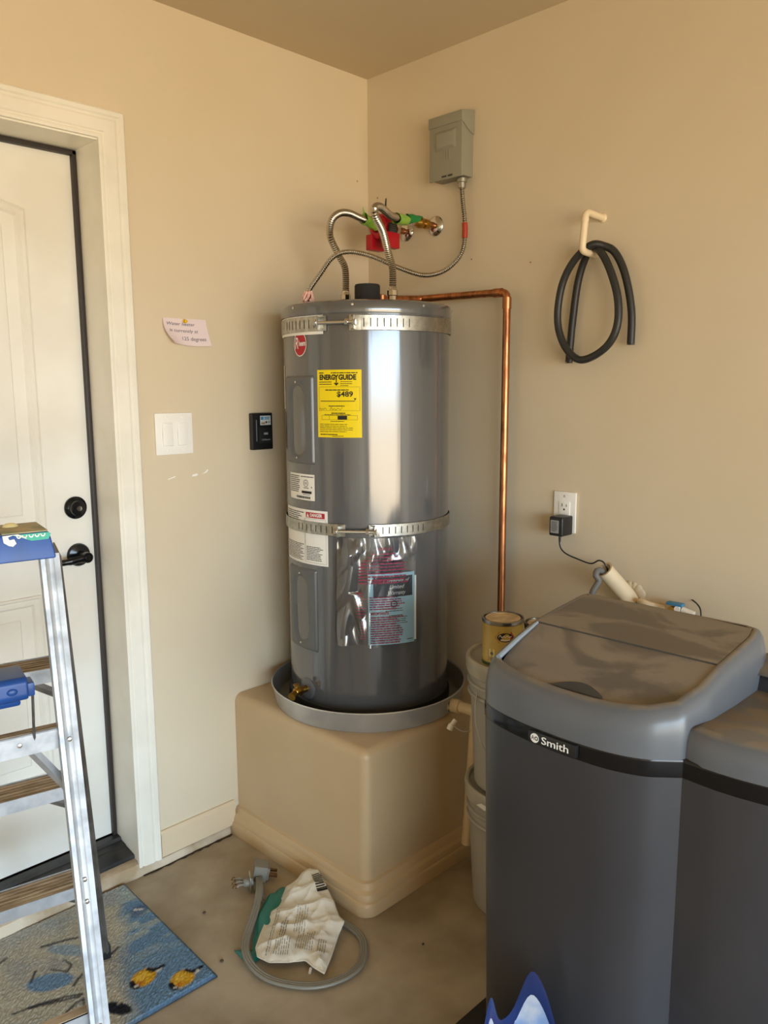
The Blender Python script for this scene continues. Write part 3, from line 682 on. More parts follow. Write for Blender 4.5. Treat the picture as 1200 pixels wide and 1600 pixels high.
for k in range(9):
    a = k*2.4; rr = .012+.006*random.random()
    m.tube(catmull([WE+Vector((rr*math.cos(a), rr*math.sin(a), .0052)), WE+Vector((rr*.9*math.cos(a+.6), rr*.9*math.sin(a+.6), .016)), WE+Vector((.008*math.cos(a+1.2), .008*math.sin(a+1.2), .034))], 4), .0042, 6)
m.build('bushing_wrap', mat('pink_white_wrap', 'E4C6BE', .6, col2='D48878', nscale=120), WH)
# copper discharge pipe
CPP = thing('copper_pipe', 'copper relief pipe running down the wall beside the heater', 'pipe', (-.05, -.645, .5))
r = .0115
def fillet(pts, rad_, n=6):
    P = [Vector(p) for p in pts]; out = [P[0]]
    for a, b2, c in zip(P[:-2], P[1:-1], P[2:]):
        d1 = (a-b2).normalized(); d2 = (c-b2).normalized(); s, e = b2+d1*rad_, b2+d2*rad_
        for k in range(n+1):
            t = k/n; out.append(s*(1-t)**2+b2*2*t*(1-t)+e*t*t)
    out.append(P[-1]); return out
m = MB(); m.tube(fillet([(-.225, -.29, 1.748), (-.05, -.30, 1.7615), (-.05, -.648, 1.754), (-.05, -.645, .11)], .022), r, 16); m.build('tube', COPPER, CPP)
for a, b2 in (((-.05, -.60, 1.7545), (-.05, -.63, 1.754)), ((-.05, -.648, 1.738), (-.05, -.648, 1.705)), ((-.05, -.645, .5), (-.05, -.645, .46))):
    m = MB(); m.cyl(a, b2, r+.0022, seg=16); m.build('fitting', COPPER, CPP)
m = MB(); m.lathe([(.0125, 0), (.0125, .028), (.015, .03), (.015, .044), (.008, .047)], (-.225, -.29, 1.7165), 12); m.build('relief_valve', COPPER, CPP)
# disconnect box
BX = thing('power_box', 'grey metal electrical disconnect box mounted high on the wall', 'electrical box', (0, -.409, 2.115))
y0, y1, z0, z1, a = -.475, -.343, 2.116, 2.306, .058
box('box_body', (-a+.004, y0+.003, z0+.004), (-.0005, y1-.003, z1-.002), BOXG, BX, .002)
b = MB(); b.box((-a-.002, y0, z0), (-a+.004, y1, z1-.028)); b.build('front_cover', BOXG, BX, bevel=.0015)
m = MB(); m.prism([(-a-.005, y0-.002, z1-.03), (-a-.005, y0-.002, z1), (-.002, y0-.002, z1+.012), (-.0005, y0-.002, z1+.012), (-.0005, y0-.002, z1-.06), (-.012, y0-.002, z1-.058), (-.03, y0-.002, z1-.05), (-.05, y0-.002, z1-.036)], (0, y1-y0+.004, 0)); m.build('hood', BOXG, BX, bevel=.001)
m = MB(); zt, zb_ = z1-.05, z1-.098; yl, yr = y1-.03, y0+.028
m.loft([[(-a-.0015, yl+.006, zt+.006), (-a-.0015, yr-.006, zt+.006), (-a-.0015, yr-.006, zb_-.006), (-a-.0015, yl+.006, zb_-.006)], [(-a-.008, yl-.004, zt-.004), (-a-.008, yr+.006, zt-.004), (-a-.008, yr+.006, zb_+.004), (-a-.008, yl-.004, zb_+.004)]]); m.build('embossed_panel', BOXG, BX, bevel=.002)
for k in (-.016, -.006, .004): box('embossed_rib', (-a-.0035, -.409+k-.0016, z0+.055), (-a-.0015, -.409+k+.0016, z0+.085), BOXG, BX, .0008)
for k in (-.03, -.005): box('hasp_slot', (-a-.0035, -.409+k, z0+.006), (-a-.0018, -.409+k+.018, z0+.011), mat('dark_slot', '3B392F', .7), BX)
# ------------------------------------------------------------------ hook and hose on the right wall
HK = thing('wall_hook', 'cream painted pipe hook sticking out of the wall', 'hook', (0, -.931, 1.84))
m = MB(); m.tube(fillet([(0.0, -.931, 1.932), (-.088, -.930, 1.936), (-.088, -.922, 1.836), (-.012, -.922, 1.832)], .016, 8), .0095, 16); m.build('hook_pipe', PVC, HK)
m = MB(); m.lathe([(.013, 0.0005), (.0115, .004), (.0095, .006)], (0, -.931, 1.932), 16, (-1, 0, 0)); m.build('wall_collar', PVC, HK)
m = MB(); m.cyl((-.088, -.9285, 1.92), (-.088, -.928, 1.912), .0104, seg=16); m.build('joint', PVC, HK)
HO = thing('rubber_hose', 'black rubber hose coiled once over the cream wall hook', 'hose', (-.05, -.93, 1.54))
hp = [(-.02, -.8494, 1.5425), (-.02, -.852, 1.5895), (-.02, -.8578, 1.661), (-.022, -.8709, 1.7573), (-.026, -.8925, 1.819), (-.04, -.9255, 1.8505), (-.05, -.961, 1.828), (-.054, -.9922, 1.7757), (-.056, -1.016, 1.7074), (-.058, -1.0199, 1.6404), (-.06, -1.0003, 1.5908), (-.06, -.9569, 1.5581), (-.06, -.9072, 1.5473), (-.06, -.8648, 1.5788), (-.06, -.8377, 1.6334), (-.06, -.8335, 1.6957), (-.06, -.8479, 1.7647), (-.062, -.883, 1.8181), (-.06, -.932, 1.8525), (-.04, -.9628, 1.8485), (-.03, -.9905, 1.8276), (-.028, -1.0205, 1.7677), (-.026, -1.0415, 1.6742), (-.026, -1.0437, 1.5866)]
m = MB(); m.tube(catmull(hp, 8), .0105, 14); m.build('hose_tube', RUBBER, HO)
for q, d in ((hp[0], -1), (hp[-1], -1)):
    m = MB(); m.lathe([(.0107, 0), (.0107, .0015), (.006, .0015), (.006, -.006)], Vector(q)+Vector((0, 0, -.0012)), 14, (0, 0, -1)); m.build('hose_end', RUBBER, HO)
# ------------------------------------------------------------------ outlet and adapter
OU = thing('wall_outlet', 'white duplex outlet on the wall above the water softener', 'outlet', (0, -.841, 1.1))
box('cover_plate', (-.007, -.879, 1.041), (-.0005, -.803, 1.163), WHITEP, OU, .003)
box('receptacle', (-.0095, -.860, 1.068), (-.006, -.823, 1.134), WHITEP, OU, .001)
m = MB(); m.lathe([(.0035, 0), (.003, .0012), (.0001, .0015)], (-.007, -.841, 1.15), 12, (-1, 0, 0)); m.build('plate_screw', CHROME, OU)
f = Flat(); f.rect(-.0085, .0, -.0062, .009); f.rect(.0062, .0, .0085, .0075); f.disc(0, -.0085, .003, 12); f.build('slots', INK, OU, plane_map((-.0096, -.8415, 1.119), (0, -1, 0), (0, 0, 1)), .0003)
AD = thing('power_adapter', 'black plug in power adapter in the lower socket of the white outlet', 'adapter', (0, -.85, 1.06))
b = MB(); b.box((-.066, -.873, 1.038), (-.0096, -.827, 1.095)); b.build('adapter_body', BLACK, AD, bevel=.005, seg=3)
Flat().rect(-.016, -.02, .012, .018).build('adapter_label', mat('grey_label', '9A9A9A', .5), AD, plane_map((-.0662, -.849, 1.067), (0, -1, 0), (0, 0, 1)), .0004)
f = Flat(); f.lines(-.013, -.016, .009, .015, 7, .4, 81, .3); f.build('label_print', INK, AD, plane_map((-.0662, -.849, 1.067), (0, -1, 0), (0, 0, 1)), .0008)
m = MB(); m.cyl((-.045, -.852, 1.04), (-.045, -.852, 1.018), .0042, .0032, 10)
m.tube(catmull([(-.045, -.852, 1.03), (-.045, -.852, 1.012), (-.043, -.858, .996), (-.042, -.876, .984), (-.042, -.91, .9755), (-.058, -.9647, .972), (-.075, -1.000, .989), (-.082, -1.022, .985), (-.074, -1.029, .962)], 6), .0022, 8); m.build('adapter_cord', BLACK, AD)
# drain standpipe, grey drain hose, little valve and fittings behind the softener
ST = thing('drain_stub', 'cream pipe stub angled out of the wall behind the softener', 'pipe', (0, -1.061, .88))
a_, b_ = Vector((.0, -1.064, .872)), Vector((-.084, -1.022, .968)); ax = (b_-a_).normalized()
m = MB(); L_ = (b_-a_).length; m.lathe([(.024, -.0), (.024, L_), (.0265, L_-.001), (.0265, L_), (.0205, L_), (.0205, .03)], a_, 28, ax, capb=False, capt=False); m.build('stub_tube', PVC, ST)
nh = Vector((-.97, .22, 0)); nh = (nh-ax*nh.dot(ax)).normalized()
hp_ = [b_-ax*.014+nh*.009, b_+ax*.004+nh*.009, b_+ax*.017+nh*.018, b_+ax*.014+nh*.034, b_-ax*.004+nh*.0405, Vector((-.128, -1.012, .90)), Vector((-.130, -1.012, .82)), Vector((-.130, -1.015, .66)), Vector((-.13, -1.03, .45))]
pth = resample(catmull(hp_, 8), .004); m = MB(); m.tube(pth, [.0085+.0007*(i % 2) for i in range(len(pth))], 12)
DH = m.build('drain_hose', mat('grey_hose', '6E6C69', .5)); tag(DH, 'grey corrugated drain hose hooked into the cream pipe stub', 'hose')
m = MB()
for k in range(14):
    a = 2*PI*k/14; m.sphere(Vector((-.001, -1.065+.032*math.cos(a), .88+.036*math.sin(a))), .007+.004*random.random(), (.35, 1.3, 1.3), 8)
m.build('broken_plaster', PAINT, ST)
BV = thing('ball_valve', 'small blue handled water valve behind the softener lid', 'valve', (-.03, -1.21, .88))
m = MB(); m.cyl((-.0, -1.205, .88), (-.05, -1.205, .88), .010, seg=12); m.build('valve_body', BRASS, BV)
m = MB(); m.box((-.052, -1.235, .893), (-.03, -1.19, .901)); m.build('valve_handle', mat('blue_handle', '3E7FA8', .45), BV, bevel=.003)
m = MB(); m.cyl((-.052, -1.222, .886), (-.03, -1.222, .886), .008, seg=12); m.build('white_knob', WHITEP, BV)
FI = thing('hose_fitting', 'short white tube fitting with black wire beside the blue valve', 'fitting', (-.04, -1.25, .87))
m = MB(); m.cyl((-.04, -1.232, .884), (-.04, -1.264, .877), .009, seg=14); m.build('fitting_tube', PVCW, FI)
m = MB(); m.tube(catmull([(0, -1.24, .905), (-.02, -1.262, .902), (-.035, -1.278, .893), (-.04, -1.283, .87), (-.04, -1.283, .84)], 5), .002, 8); m.build('thin_wire', BLACK, FI)
m = MB(); m.tube(catmull([(0, -1.09, .87), (-.03, -1.11, .882), (-.03, -1.14, .878), (0, -1.16, .868)], 6), .008, 10); sp = m.build('supply_pipe', PVC); tag(sp, 'cream painted bent water pipe showing just over the softener lid', 'pipe')

m = MB(); pth = resample([Vector((-.30, -1.556, .70)), Vector((-.30, -1.558, .86)), Vector((-.302, -1.560, .965))], .004); m.tube(pth, [.011+.0012*(i % 2) for i in range(len(pth))], 12); o_ = m.build('overflow_tube', WHITEP); tag(o_, 'white ribbed tube standing behind the softener hood', 'tube')
# ------------------------------------------------------------------ left wall devices
wallL = lambda x, z: plane_map((x, 0, z), (1, 0, 0), (0, 0, 1))
SW = thing('light_switch', 'white double rocker light switch plate beside the door', 'switch', (-.813, 0, 1.34))
box('switch_plate', (-.8755, -.007, 1.279), (-.7515, -.0005, 1.402), WHITEP, SW, .003)
for x in (-.837, -.788):
    box('rocker_frame', (x-.0185, -.008, 1.302), (x+.0185, -.0065, 1.3755), WHITEP, SW, .0006)
    m = MB(); m.prism([(x-.0165, -.0075, 1.305), (x-.0165, -.0115, 1.307), (x-.0165, -.0085, 1.339), (x-.0165, -.0095, 1.371), (x-.0165, -.0075, 1.3725)], (.033, 0, 0)); m.build('rocker', WHITEP, SW, bevel=.0005)
    for z in (1.389, 1.292):
        m = MB(); m.lathe([(.0035, 0), (.003, .001), (.0001, .0014)], (x, -.007, z), 12, (0, -1, 0)); m.build('plate_screw', WHITEP, SW)
OP = thing('door_opener_control', 'black wall control panel with small screen left of the heater', 'control panel', (-.5, 0, 1.33))
box('control_body', (-.541, -.018, 1.276), (-.459, -.0005, 1.394), BLACK, OP, .004, seg=3)
box('push_bar', (-.514, -.0205, 1.296), (-.465, -.017, 1.347), mat('soft_black', '212326', .35), OP, .002)
Flat().rect(-.021, -.015, .021, .015).build('screen_label', mat('screen_paper', 'C9D3D6', .4), OP, wallL(-.488, 1.370), .0185)
f = Flat(); f.rect(-.019, .002, -.008, .012); f.rect(-.005, .008, .017, .011); f.rect(-.005, .003, .015, .006); f.build('screen_blue', mat('blue_print', '3E8CBF', .5), OP, wallL(-.488, 1.370), .0189)
f = Flat(); f.rect(-.017, -.012, -.002, -.006); f.build('screen_tan', mat('tan_print', '9A8266', .5), OP, wallL(-.488, 1.370), .0189)
f = Flat(); f.disc(.0025, -.006, .0035, 14); f.lines(.009, -.009, .018, -.003, 2, .5, 91, .1); f.build('screen_black', INK, OP, wallL(-.488, 1.370), .0192)
Flat().rect(-.0018, -.034, .0018, .034).build('light_bar', mat('grey_bar', '6F7478', .4), OP, wallL(-.524, 1.338), .0184)
f = Flat(); f.text('LiftMaster', 0, 0, .0085, bold=.0001, width=.034); f.rect(-.008, .016, .008, .023); f.build('control_lettering', mat('silver_ink', '8E949A', .4), OP, wallL(-.489, 1.308), .0209)
# paper note with push pin
NO = thing('paper_note', 'small pale pink handwritten note pinned to the wall above the switch', 'note', (-.755, 0, 1.64))
nu, nv = 24, 12; vs = []; fs = []
TL, TR, BR, BL = Vector((-.8316, 1.6764)), Vector((-.6878, 1.677)), Vector((-.6778, 1.5998)), Vector((-.8105, 1.6046))
def note_pt(s, t):   # s right, t down
    p = TL*(1-s)*(1-t)+TR*s*(1-t)+BR*s*t+BL*(1-s)*t; p = p+Vector((-.010*math.sin(PI*t)*(1-s)**2, -.004*math.sin(PI*s)*t))
    d = .0015+.02*(max(0, (1-s)-.55)/.45)**2*t+.008*t*t*s+.006*t*t
    return p, d
for j in range(nv+1):
    for i in range(nu+1): p, d = note_pt(i/nu, j/nv); vs.append((p.x, -d, p.y))
for j in range(nv):
    for i in range(nu): a = j*(nu+1)+i; fs.append((a, a+1, a+nu+2, a+nu+1))
me = bpy.data.meshes.new('note_sheet'); me.from_pydata(vs, [], fs); me.update(); me.polygons.foreach_set('use_smooth', [True]*len(me.polygons)); link_mesh('note_sheet', me, mat('pink_note_paper', 'E3D3D6', .7), NO)
f = Flat(); f.text('Water heater', .38, .79, .17, shear=.25, width=.64, bold=.0015); f.text('is currently at', .42, .54, .17, shear=.25, width=.66, bold=.0015); f.text('125 degrees', .60, .25, .20, shear=.25, width=.58, bold=.0015)
def note_map(u, v, l): p, d = note_pt(min(1, max(0, u)), min(1, max(0, 1-v))); return (p.x, -d-.0007, p.y)
f.build('handwriting', mat('pencil_ink', '77707C', .7), NO, note_map)
PIN = thing('push_pin', 'yellow push pin holding the pink note', 'pin', (-.763, -.002, 1.671))
m = MB(); m.lathe([(.001, -.002), (.0055, .003), (.006, .0045), (.0035, .006), (.003, .011), (.005, .013), (.005, .015), (.0001, .0155)], (-.763, 0, 1.671), 14, (0, -1, -.2)); m.build('pin_head', mat('yellow_plastic', 'D8B21E', .35), PIN)

# ================================================================== PAILS, CANS, PVC
def pail(name, label, c, z):
    B = thing(name, label, 'bucket', (c[0], c[1], z), group='stacked grey pails')
    m = MB(); m.lathe([(.126, 0.0008), (.130, .004), (.143, .262), (.150, .264), (.152, .268), (.150, .273), (.1445, .275), (.1455, .293), (.151, .295), (.153, .299), (.151, .304), (.1455, .306), (.1465, .318), (.151, .32), (.152, .324), (.148, .33), (.148, .36)], (c[0], c[1], z), 64); m.build('pail_body', BUCKET, B)
    m = MB(); m.lathe([(.1485, .33), (.1545, .328), (.1565, .334), (.1565, .352), (.158, .358), (.157, .367), (.152, .3705), (.146, .369), (.143, .36), (.134, .357), (.132, .359), (.0001, .359)], (c[0], c[1], z), 64); m.build('pail_lid', BUCKETL, B)
    return B
BC = (-.284, -.897)
B1 = pail('pail', 'lower grey lidded pail on the floor by the softener', (-.278, -.892), 0.0)
B2 = pail('pail', 'upper grey lidded pail carrying the paint cans', BC, .3705)
m = MB(); m.tube(catmull([(-.43, -.852, .66), (-.445, -.86, .58), (-.44, -.9, .5), (-.43, -.96, .53)], 6), .002, 8); m.build('wire_handle', STEELD, B2)
Flat().poly([(-.03, -.006), (-.01, .006), (.012, .003), (.02, -.004), (.0, -.01)]).build('tape_scrap', WHITEINK, B1, cyl_map((-.278, -.892), .157, 178, .343), .0012)
ZL = .3705+.3603
def can(name, label, c, z, r, h, body, group='paint cans'):
    K = thing(name, label, 'paint can', (c[0], c[1], z))
    m = MB(); m.lathe([(r-.002, 0), (r+.001, .001), (r+.001, .004), (r, .006), (r, h-.012), (r+.0015, h-.008)], (c[0], c[1], z), 48); m.build('can_body', body, K)
    m = MB(); m.lathe([(r, h-.012), (r+.002, h-.010), (r+.0025, h-.002), (r+.001, h), (r-.002, h-.001), (r-.003, h-.005), (r-.006, h-.005), (r-.006, h-.002)], (c[0], c[1], z), 48, capb=False, capt=False); m.build('can_rim', mat('can_rim_metal', '8A857C', .3, 1.0), K)
    m = MB(); m.lathe([(r-.006, h-.004), (r-.0075, h-.0015), (r-.01, h-.0015), (r-.011, h-.005), (.0001, h-.005)], (c[0], c[1], z), 48, capb=False); m.build('can_lid', mat('dried_paint_lid', 'D9C3A2', .6, col2='B8A587', nscale=40), K)
    return K
KC = (-.352, -.876)
K1 = can('paint_can', 'yellow labelled paint can with paint smeared lid on the stacked pails', KC, ZL, .0545, .128, mat('yellow_can_label', 'BFA455', .4, col2='B0984C', nscale=12))
fth = -147
mpK = cyl_map(KC, .0545, fth, ZL+.086)
hx = lambda s: [(.027*s*math.cos(a), .017*s*math.sin(a)*1.15) for a in (0, .95, PI-.95, PI, PI+.95, -.95)]
def can_label():
    o = .010
    Flat().poly([(o+p[0], p[1]) for p in hx(1.0)]).build('can_badge', mat('can_red', 'A8321F', .4), K1, mpK, .0006)
    Flat().disc(o, 0, .0215, 24, .0125).build('can_oval', mat('can_black', '231517', .4), K1, mpK, .001)
    f = Flat(); f.line([(o-.017, .001), (o-.013, .007), (o-.009, .0), (o-.004, .005), (o, .001), (o+.005, .005), (o+.010, .001), (o+.016, .004)], .0014); f.lines(o-.012, -.009, o+.012, -.004, 1, .6, 93, 0); f.build('can_script', LABELW, K1, mpK, .0014)
    Flat().rect(-.036, -.07, -.018, -.035).build('can_panel', mat('can_pale', 'D8CB8C', .4), K1, mpK, .0006)
    f = Flat(); f.disc(-.026, -.047, .0045, 14); f.lines(-.034, -.067, -.02, -.056, 3, .4, 94, .2); f.rect(-.0375, -.07, -.0365, -.035); f.build('can_print', INKG, K1, mpK, .001)
    m = MB(); m.lathe([(.0552, .002), (.0555, .003), (.0555, .011), (.0552, .012)], (KC[0], KC[1], ZL), 48, capb=False, capt=False); m.build('can_band', mat('can_green', '3E5A3C', .4), K1)
can_label()
can('paint_can', 'small paint can half hidden behind the softener lid on the pail', (-.256, -.932), ZL, .043, .104, mat('brown_can_label', '5A3A30', .4))
# condensate / pan drain pipe
PD = thing('pan_drain_pipe', 'cream plastic drain pipe from the pan down beside the pedestal', 'pipe', (-.235, -.66, .05))
m = MB(); m.tube(fillet([(-.245, -.609, .512), (-.252, -.668, .510), (-.246, -.668, .08)], .001, 1), .0135, 16) if False else None
m.tube(fillet([(-.262, -.612, .508), (-.245, -.704, .506), (-.247, -.676, .065)], .02), .0165, 16); m.build('pipe_run', PVC, PD)
m = MB(); m.cyl((-.262, -.614, .508), (-.255, -.650, .5075), .0205, seg=18); m.build('coupling', PVC, PD)
m = MB(); m.cyl((-.2635, -.6125, .508), (-.2615, -.615, .508), .0225, seg=18); m.build('grommet', BLACK, PD)
WFI = thing('wire_tag', 'little white plastic bung dangling on a wire by the upper pail', 'fitting', (-.43, -.76, .53))
m = MB(); m.cyl((-.418, -.768, .552), (-.43, -.762, .536), .0065, seg=10); m.cyl((-.428, -.763, .54), (-.434, -.76, .526), .009, seg=12); m.build('bung', PVCW, WFI)
m = MB(); m.tube(catmull([(-.428, -.765, .54), (-.432, -.80, .534), (-.441, -.84, .548)], 6), .0013, 6); m.build('wire', STEELD, WFI)

# ================================================================== WATER SOFTENER
def softener():
    S = thing('water_softener', 'large grey water softener cabinet with dusty hinged lid and black band', 'water softener', (-.6, -1.5, 0))
    front = [(-.41, -1.145), (-.55, -1.138), (-.68, -1.138), (-.745, -1.141), (-.785, -1.152), (-.806, -1.178), (-.822, -1.225), (-.833, -1.29), (-.837, -1.36), (-.836, -1.41), (-.830, -1.465), (-.812, -1.517), (-.785, -1.552), (-.769, -1.570)]
    right = [(-.771, -1.60), (-.772, -1.64), (-.765, -1.70), (-.745, -1.77), (-.71, -1.83), (-.65, -1.865), (-.56, -1.875), (-.42, -1.875)]
    def dense(p, n=6): return [(q.x, q.y) for q in catmull([(a, b, 0) for a, b in p], n)]
    F, Rr = dense(front), dense(right)
    outline = F+Rr[1:]+[(-.39, -1.86), (-.385, -1.5), (-.385, -1.16)]
    cx, cy = -.6, -1.5
    def sc(o, k, z): return [(cx+(x-cx)*k, cy+(y-cy)*k, z) for x, y in o]
    m = MB(); m.loft([sc(outline, .955, 0.0125), sc(outline, .965, .03), sc(outline, .972, .2), sc(outline, .985, .5), sc(outline, .998, .79), sc(outline, .998, .80)]); m.build('cabinet', SOFT, S, smooth=38)
    m = MB(); m.loft([sc(outline, .992, .795), sc(outline, 1.001, .7985), sc(outline, 1.003, .801), sc(outline, 1.003, .826), sc(outline, 1.001, .829), sc(outline, .992, .832)]); m.build('band', BLACKG, S, smooth=38)
    # hood over the salt tank: outline F closed along an inner line
    hood = F+[(-.70, -1.588), (-.6, -1.592), (-.47, -1.592), (-.415, -1.58), (-.392, -1.54), (-.388, -1.4), (-.388, -1.19), (-.395, -1.155)]
    hood = [(q.x, q.y) for q in resample([Vector((a, b, 0)) for a, b in hood+[hood[0]]], .012)][:-1]
    N = len(hood)
    def inset(o, d):
        if d == 0: return o
        out = []
        for i in range(N):
            a, c = Vector(o[(i-3) % N]), Vector(o[(i+3) % N]); t = (c-a).normalized(); out.append((o[i][0]+t.y*d*SG, o[i][1]-t.x*d*SG))
        return out
    area = sum(hood[i][0]*hood[(i+1) % N][1]-hood[(i+1) % N][0]*hood[i][1] for i in range(N)); SG = -1 if area > 0 else 1
    def g(x):
        if x < -.62: return .913+(x+.80)*(.965-.913)/.18
        return .965+(x+.62)*.027/.20-.9*max(0, x+.44)**2*8
    rings = []
    for d, s in ((0, 0), (0, .25), (.001, .5), (.004, .74), (.010, .90), (.018, .98), (.026, 1.0), (.031, .99)):
        o = inset(hood, d); rings.append([(x, y, .829+(g(x)-.829)*s) for x, y in o])
    m = MB(); m.loft(rings, capb=True, capt=False)
    # deck over the valve side
    deck = [(-.40, -1.56), (-.76, -1.56)]+[(x, y) for x, y in Rr]+[(-.39, -1.86)]
    deck = [(q.x, q.y) for q in resample([Vector((a, b, 0)) for a, b in deck+[deck[0]]], .014)][:-1]; n2 = len(deck)
    ar = sum(deck[i][0]*deck[(i+1) % n2][1]-deck[(i+1) % n2][0]*deck[i][1] for i in range(n2)); sg = -1 if ar > 0 else 1
    def ins2(d):
        out = []
        for i in range(n2):
            a, c = Vector(deck[(i-2) % n2]), Vector(deck[(i+2) % n2]); t = (c-a).normalized(); out.append((deck[i][0]+t.y*d*sg, deck[i][1]-t.x*d*sg))
        return out
    rr = []
    for d, s in ((0, .829), (0, .85), (.002, .864), (.007, .876), (.014, .883), (.024, .8875)): rr.append([(x, y, s) for x, y in ins2(d)])
    m.loft(rr, capb=True, capt=True)
    m.build('top_cover', SOFTTOP, S, smooth=45)
    # lid surface: strips across the pocket polygon
    pk = inset(hood, .0305); xs = [p[0] for p in pk]; x0, x1 = min(xs)+.001, max(xs)-.001
    def span(x):
        ys = []
        for i in range(N):
            a, c = pk[i], pk[(i+1) % N]
            if (a[0]-x)*(c[0]-x) <= 0 and a[0] != c[0]: ys.append(a[1]+(c[1]-a[1])*(x-a[0])/(c[0]-a[0]))
        return max(ys), min(ys)
    def lid(name, xa, xb, dz, mtl, nx=14, ny=24, scoop=False):
        top = []
        for i in range(nx+1):
            x = xa+(xb-xa)*i/nx; yl, yr = span(x); yl -= .001; yr += .001
            row = []
            for j in range(ny+1):
                y = yl+(yr-yl)*j/ny; z = g(x)+dz(x)
                row.append((x, y, z))
            top.append(row)
        q = MB(); V = [[q.bm.verts.new(p) for p in r] for r in top]; Vb = [[q.bm.verts.new((p[0], p[1], p[2]-.014)) for p in r] for r in top]
        for i in range(nx):
            for j in range(ny): q.bm.faces.new((V[i][j], V[i][j+1], V[i+1][j+1], V[i+1][j]))
        bd = [(0, j) for j in range(ny)]+[(i, ny) for i in range(nx)]+[(nx, j) for j in range(ny, 0, -1)]+[(i, 0) for i in range(nx, 0, -1)]
        for (a, b2), (c, d) in zip(bd, bd[1:]+bd[:1]): q.bm.faces.new((V[a][b2], Vb[a][b2], Vb[c][d], V[c][d]))
        return q.build(name, mtl, S, smooth=40)
    lid('lid_flap', x0+.003, -.6205, lambda x: -.004-.010*max(0, min(1, (-.70-x)/.06)), LIDM)
    lid('lid_rear', -.6195, x1, lambda x: -.001, LIDM)
    # finger scoop at the flap front: flat sheet, hollow's shade put in its colour
    m = MB(); n = 18; a = [(-.7885+.026*math.sin(PI*k/n)+.006*k/n, -1.305-.115*k/n) for k in range(n+1)]
    m.loft([[(x, y, g(x)-.0115) for x, y in a], [(-.79, y, g(-.79)-.010) for x, y in a]], closed=False); m.build('finger_scoop', mat('scoop_shade_tone', '3C4148', .35), S)
    m = MB(); m.tube([(-.775, -1.176, g(-.775)+.003), (-.70, -1.172, g(-.70)+.003), (-.63, -1.172, g(-.63)+.003)], [.006, .005, .003], 8); m.build('lid_edge_strip', mat('blue_grey_plastic', '8E9AA6', .3), S)
    # control pod behind the deck
    m = MB(); m.loft([[(-.50, -1.57, .88), (-.50, -1.85, .88), (-.40, -1.85, .88), (-.40, -1.57, .88)], [(-.485, -1.575, .915), (-.485, -1.85, .915), (-.40, -1.85, .915), (-.40, -1.575, .915)]]); m.build('control_pod', SOFT, S, bevel=.004)
    m = MB(); m.loft([[(-.497, -1.564, .917), (-.497, -1.855, .917), (-.395, -1.855, .917), (-.395, -1.564, .917)], [(-.483, -1.57, .926), (-.483, -1.85, .926), (-.395, -1.85, .934), (-.395, -1.57, .934)]]); m.build('pod_cover', SOFTTOP, S, bevel=.003)
    # badge plate with raised lettering
    bx = -.8415
    m = MB(); m.box((bx-.0035, -1.405, .803), (bx+.01, -1.30, .8265)); m.build('badge_plate', mat('badge_black', '1E2022', .25), S, bevel=.002)
    mp = plane_map((bx-.0036, -1.3525, .815), (0, -1, 0), (0, 0, 1))
    f = Flat(); f.disc(-.0365, 0, .0092, 28); f.text('Smith', .008, -.0005, .0205, bold=.0001, width=.058); f.build('badge_lettering', WHITEINK, S, mp, .0004, .0006)
    f = Flat(); f.text('A', -.0405, 0, .0125, bold=.0002, width=.007); f.ring(-.0325, 0, .0022, .0042, 18); f.build('badge_initials', mat('badge_ink', '26282A', .4), S, mp, .0011)
    return S
softener()

# ================================================================== STEP LADDER (4 ft, seen from its paint shelf side)
LO = Vector((-1.640, -.555, 0)); LR = -.196
LD = thing('step_ladder', 'open aluminium stepladder with blue plastic cap in front of the door', 'ladder', tuple(LO), LR)
FT, FB = (.206, -.004, 1.165), (.331, .362, .013)     # step side rail (towards the door), top and foot
RT, RB = (.193, -.039, 1.165), (.188, -.282, 0.0)      # shelf side rail (towards the room)
def lerp3(a, b, t): return tuple(a[i]+(b[i]-a[i])*t for i in range(3))
def rail(top, bot, w, d, name, m_, rib):
    for s in (1, -1):
        T, Bt = Vector((top[0]*s, top[1], top[2])), Vector((bot[0]*s, bot[1], bot[2]+.012)); ax = (T-Bt).normalized()
        ex = Vector((s, 0, 0)); ex = (ex-ax*ex.dot(ax)).normalized(); ey = ax.cross(ex)
        # channel section with its ribbed web
        prof = [(-w/2, -d/2), (w/2, -d/2), (w/2, d/2), (w/2-.003, d/2), (w/2-.003, -d/2+.003), (-w/2+.003, -d/2+.003), (-w/2+.003, d/2), (-w/2, d/2)] if rib else [(-w/2, -d/2), (w/2, -d/2), (w/2, d/2), (-w/2, d/2)]
        if rib: prof = [(-w/2, d/2), (-w/2, -d/2), (-w*.28, -d/2-.0015), (-w*.2, -d/2), (-w*.05, -d/2+.0012), (w*.12, -d/2), (w*.2, -d/2-.0015), (w/2, -d/2), (w/2, d/2), (w/2-.003, d/2), (w/2-.003, -d/2+.004), (-w/2+.003, -d/2+.004), (-w/2+.003, d/2)]
        sgn = 1 if ey.y > 0 else -1
        m = MB(); m.loft([[tuple(q+ex*(p*1)+ey*(e*sgn)) for p, e in prof] for q in (Bt, T)]); o = m.build(name, m_, LD, local=True, smooth=20)
        m = MB(); c = Vector(Bt); m.box((-w/2-.003, -d/2-.004, -.012), (w/2+.003, d/2+.004, .025), Matrix.Translation(c)); f_ = m.build('rubber_foot', BLACK, o, bevel=.003, local=True)
        f_.parent = o
        yield o
RF = list(rail(FT, FB, .022, .058, 'step_rail', ALUD, True)); RR = list(rail(RT, RB, .034, .022, 'rear_rail', ALU, True))
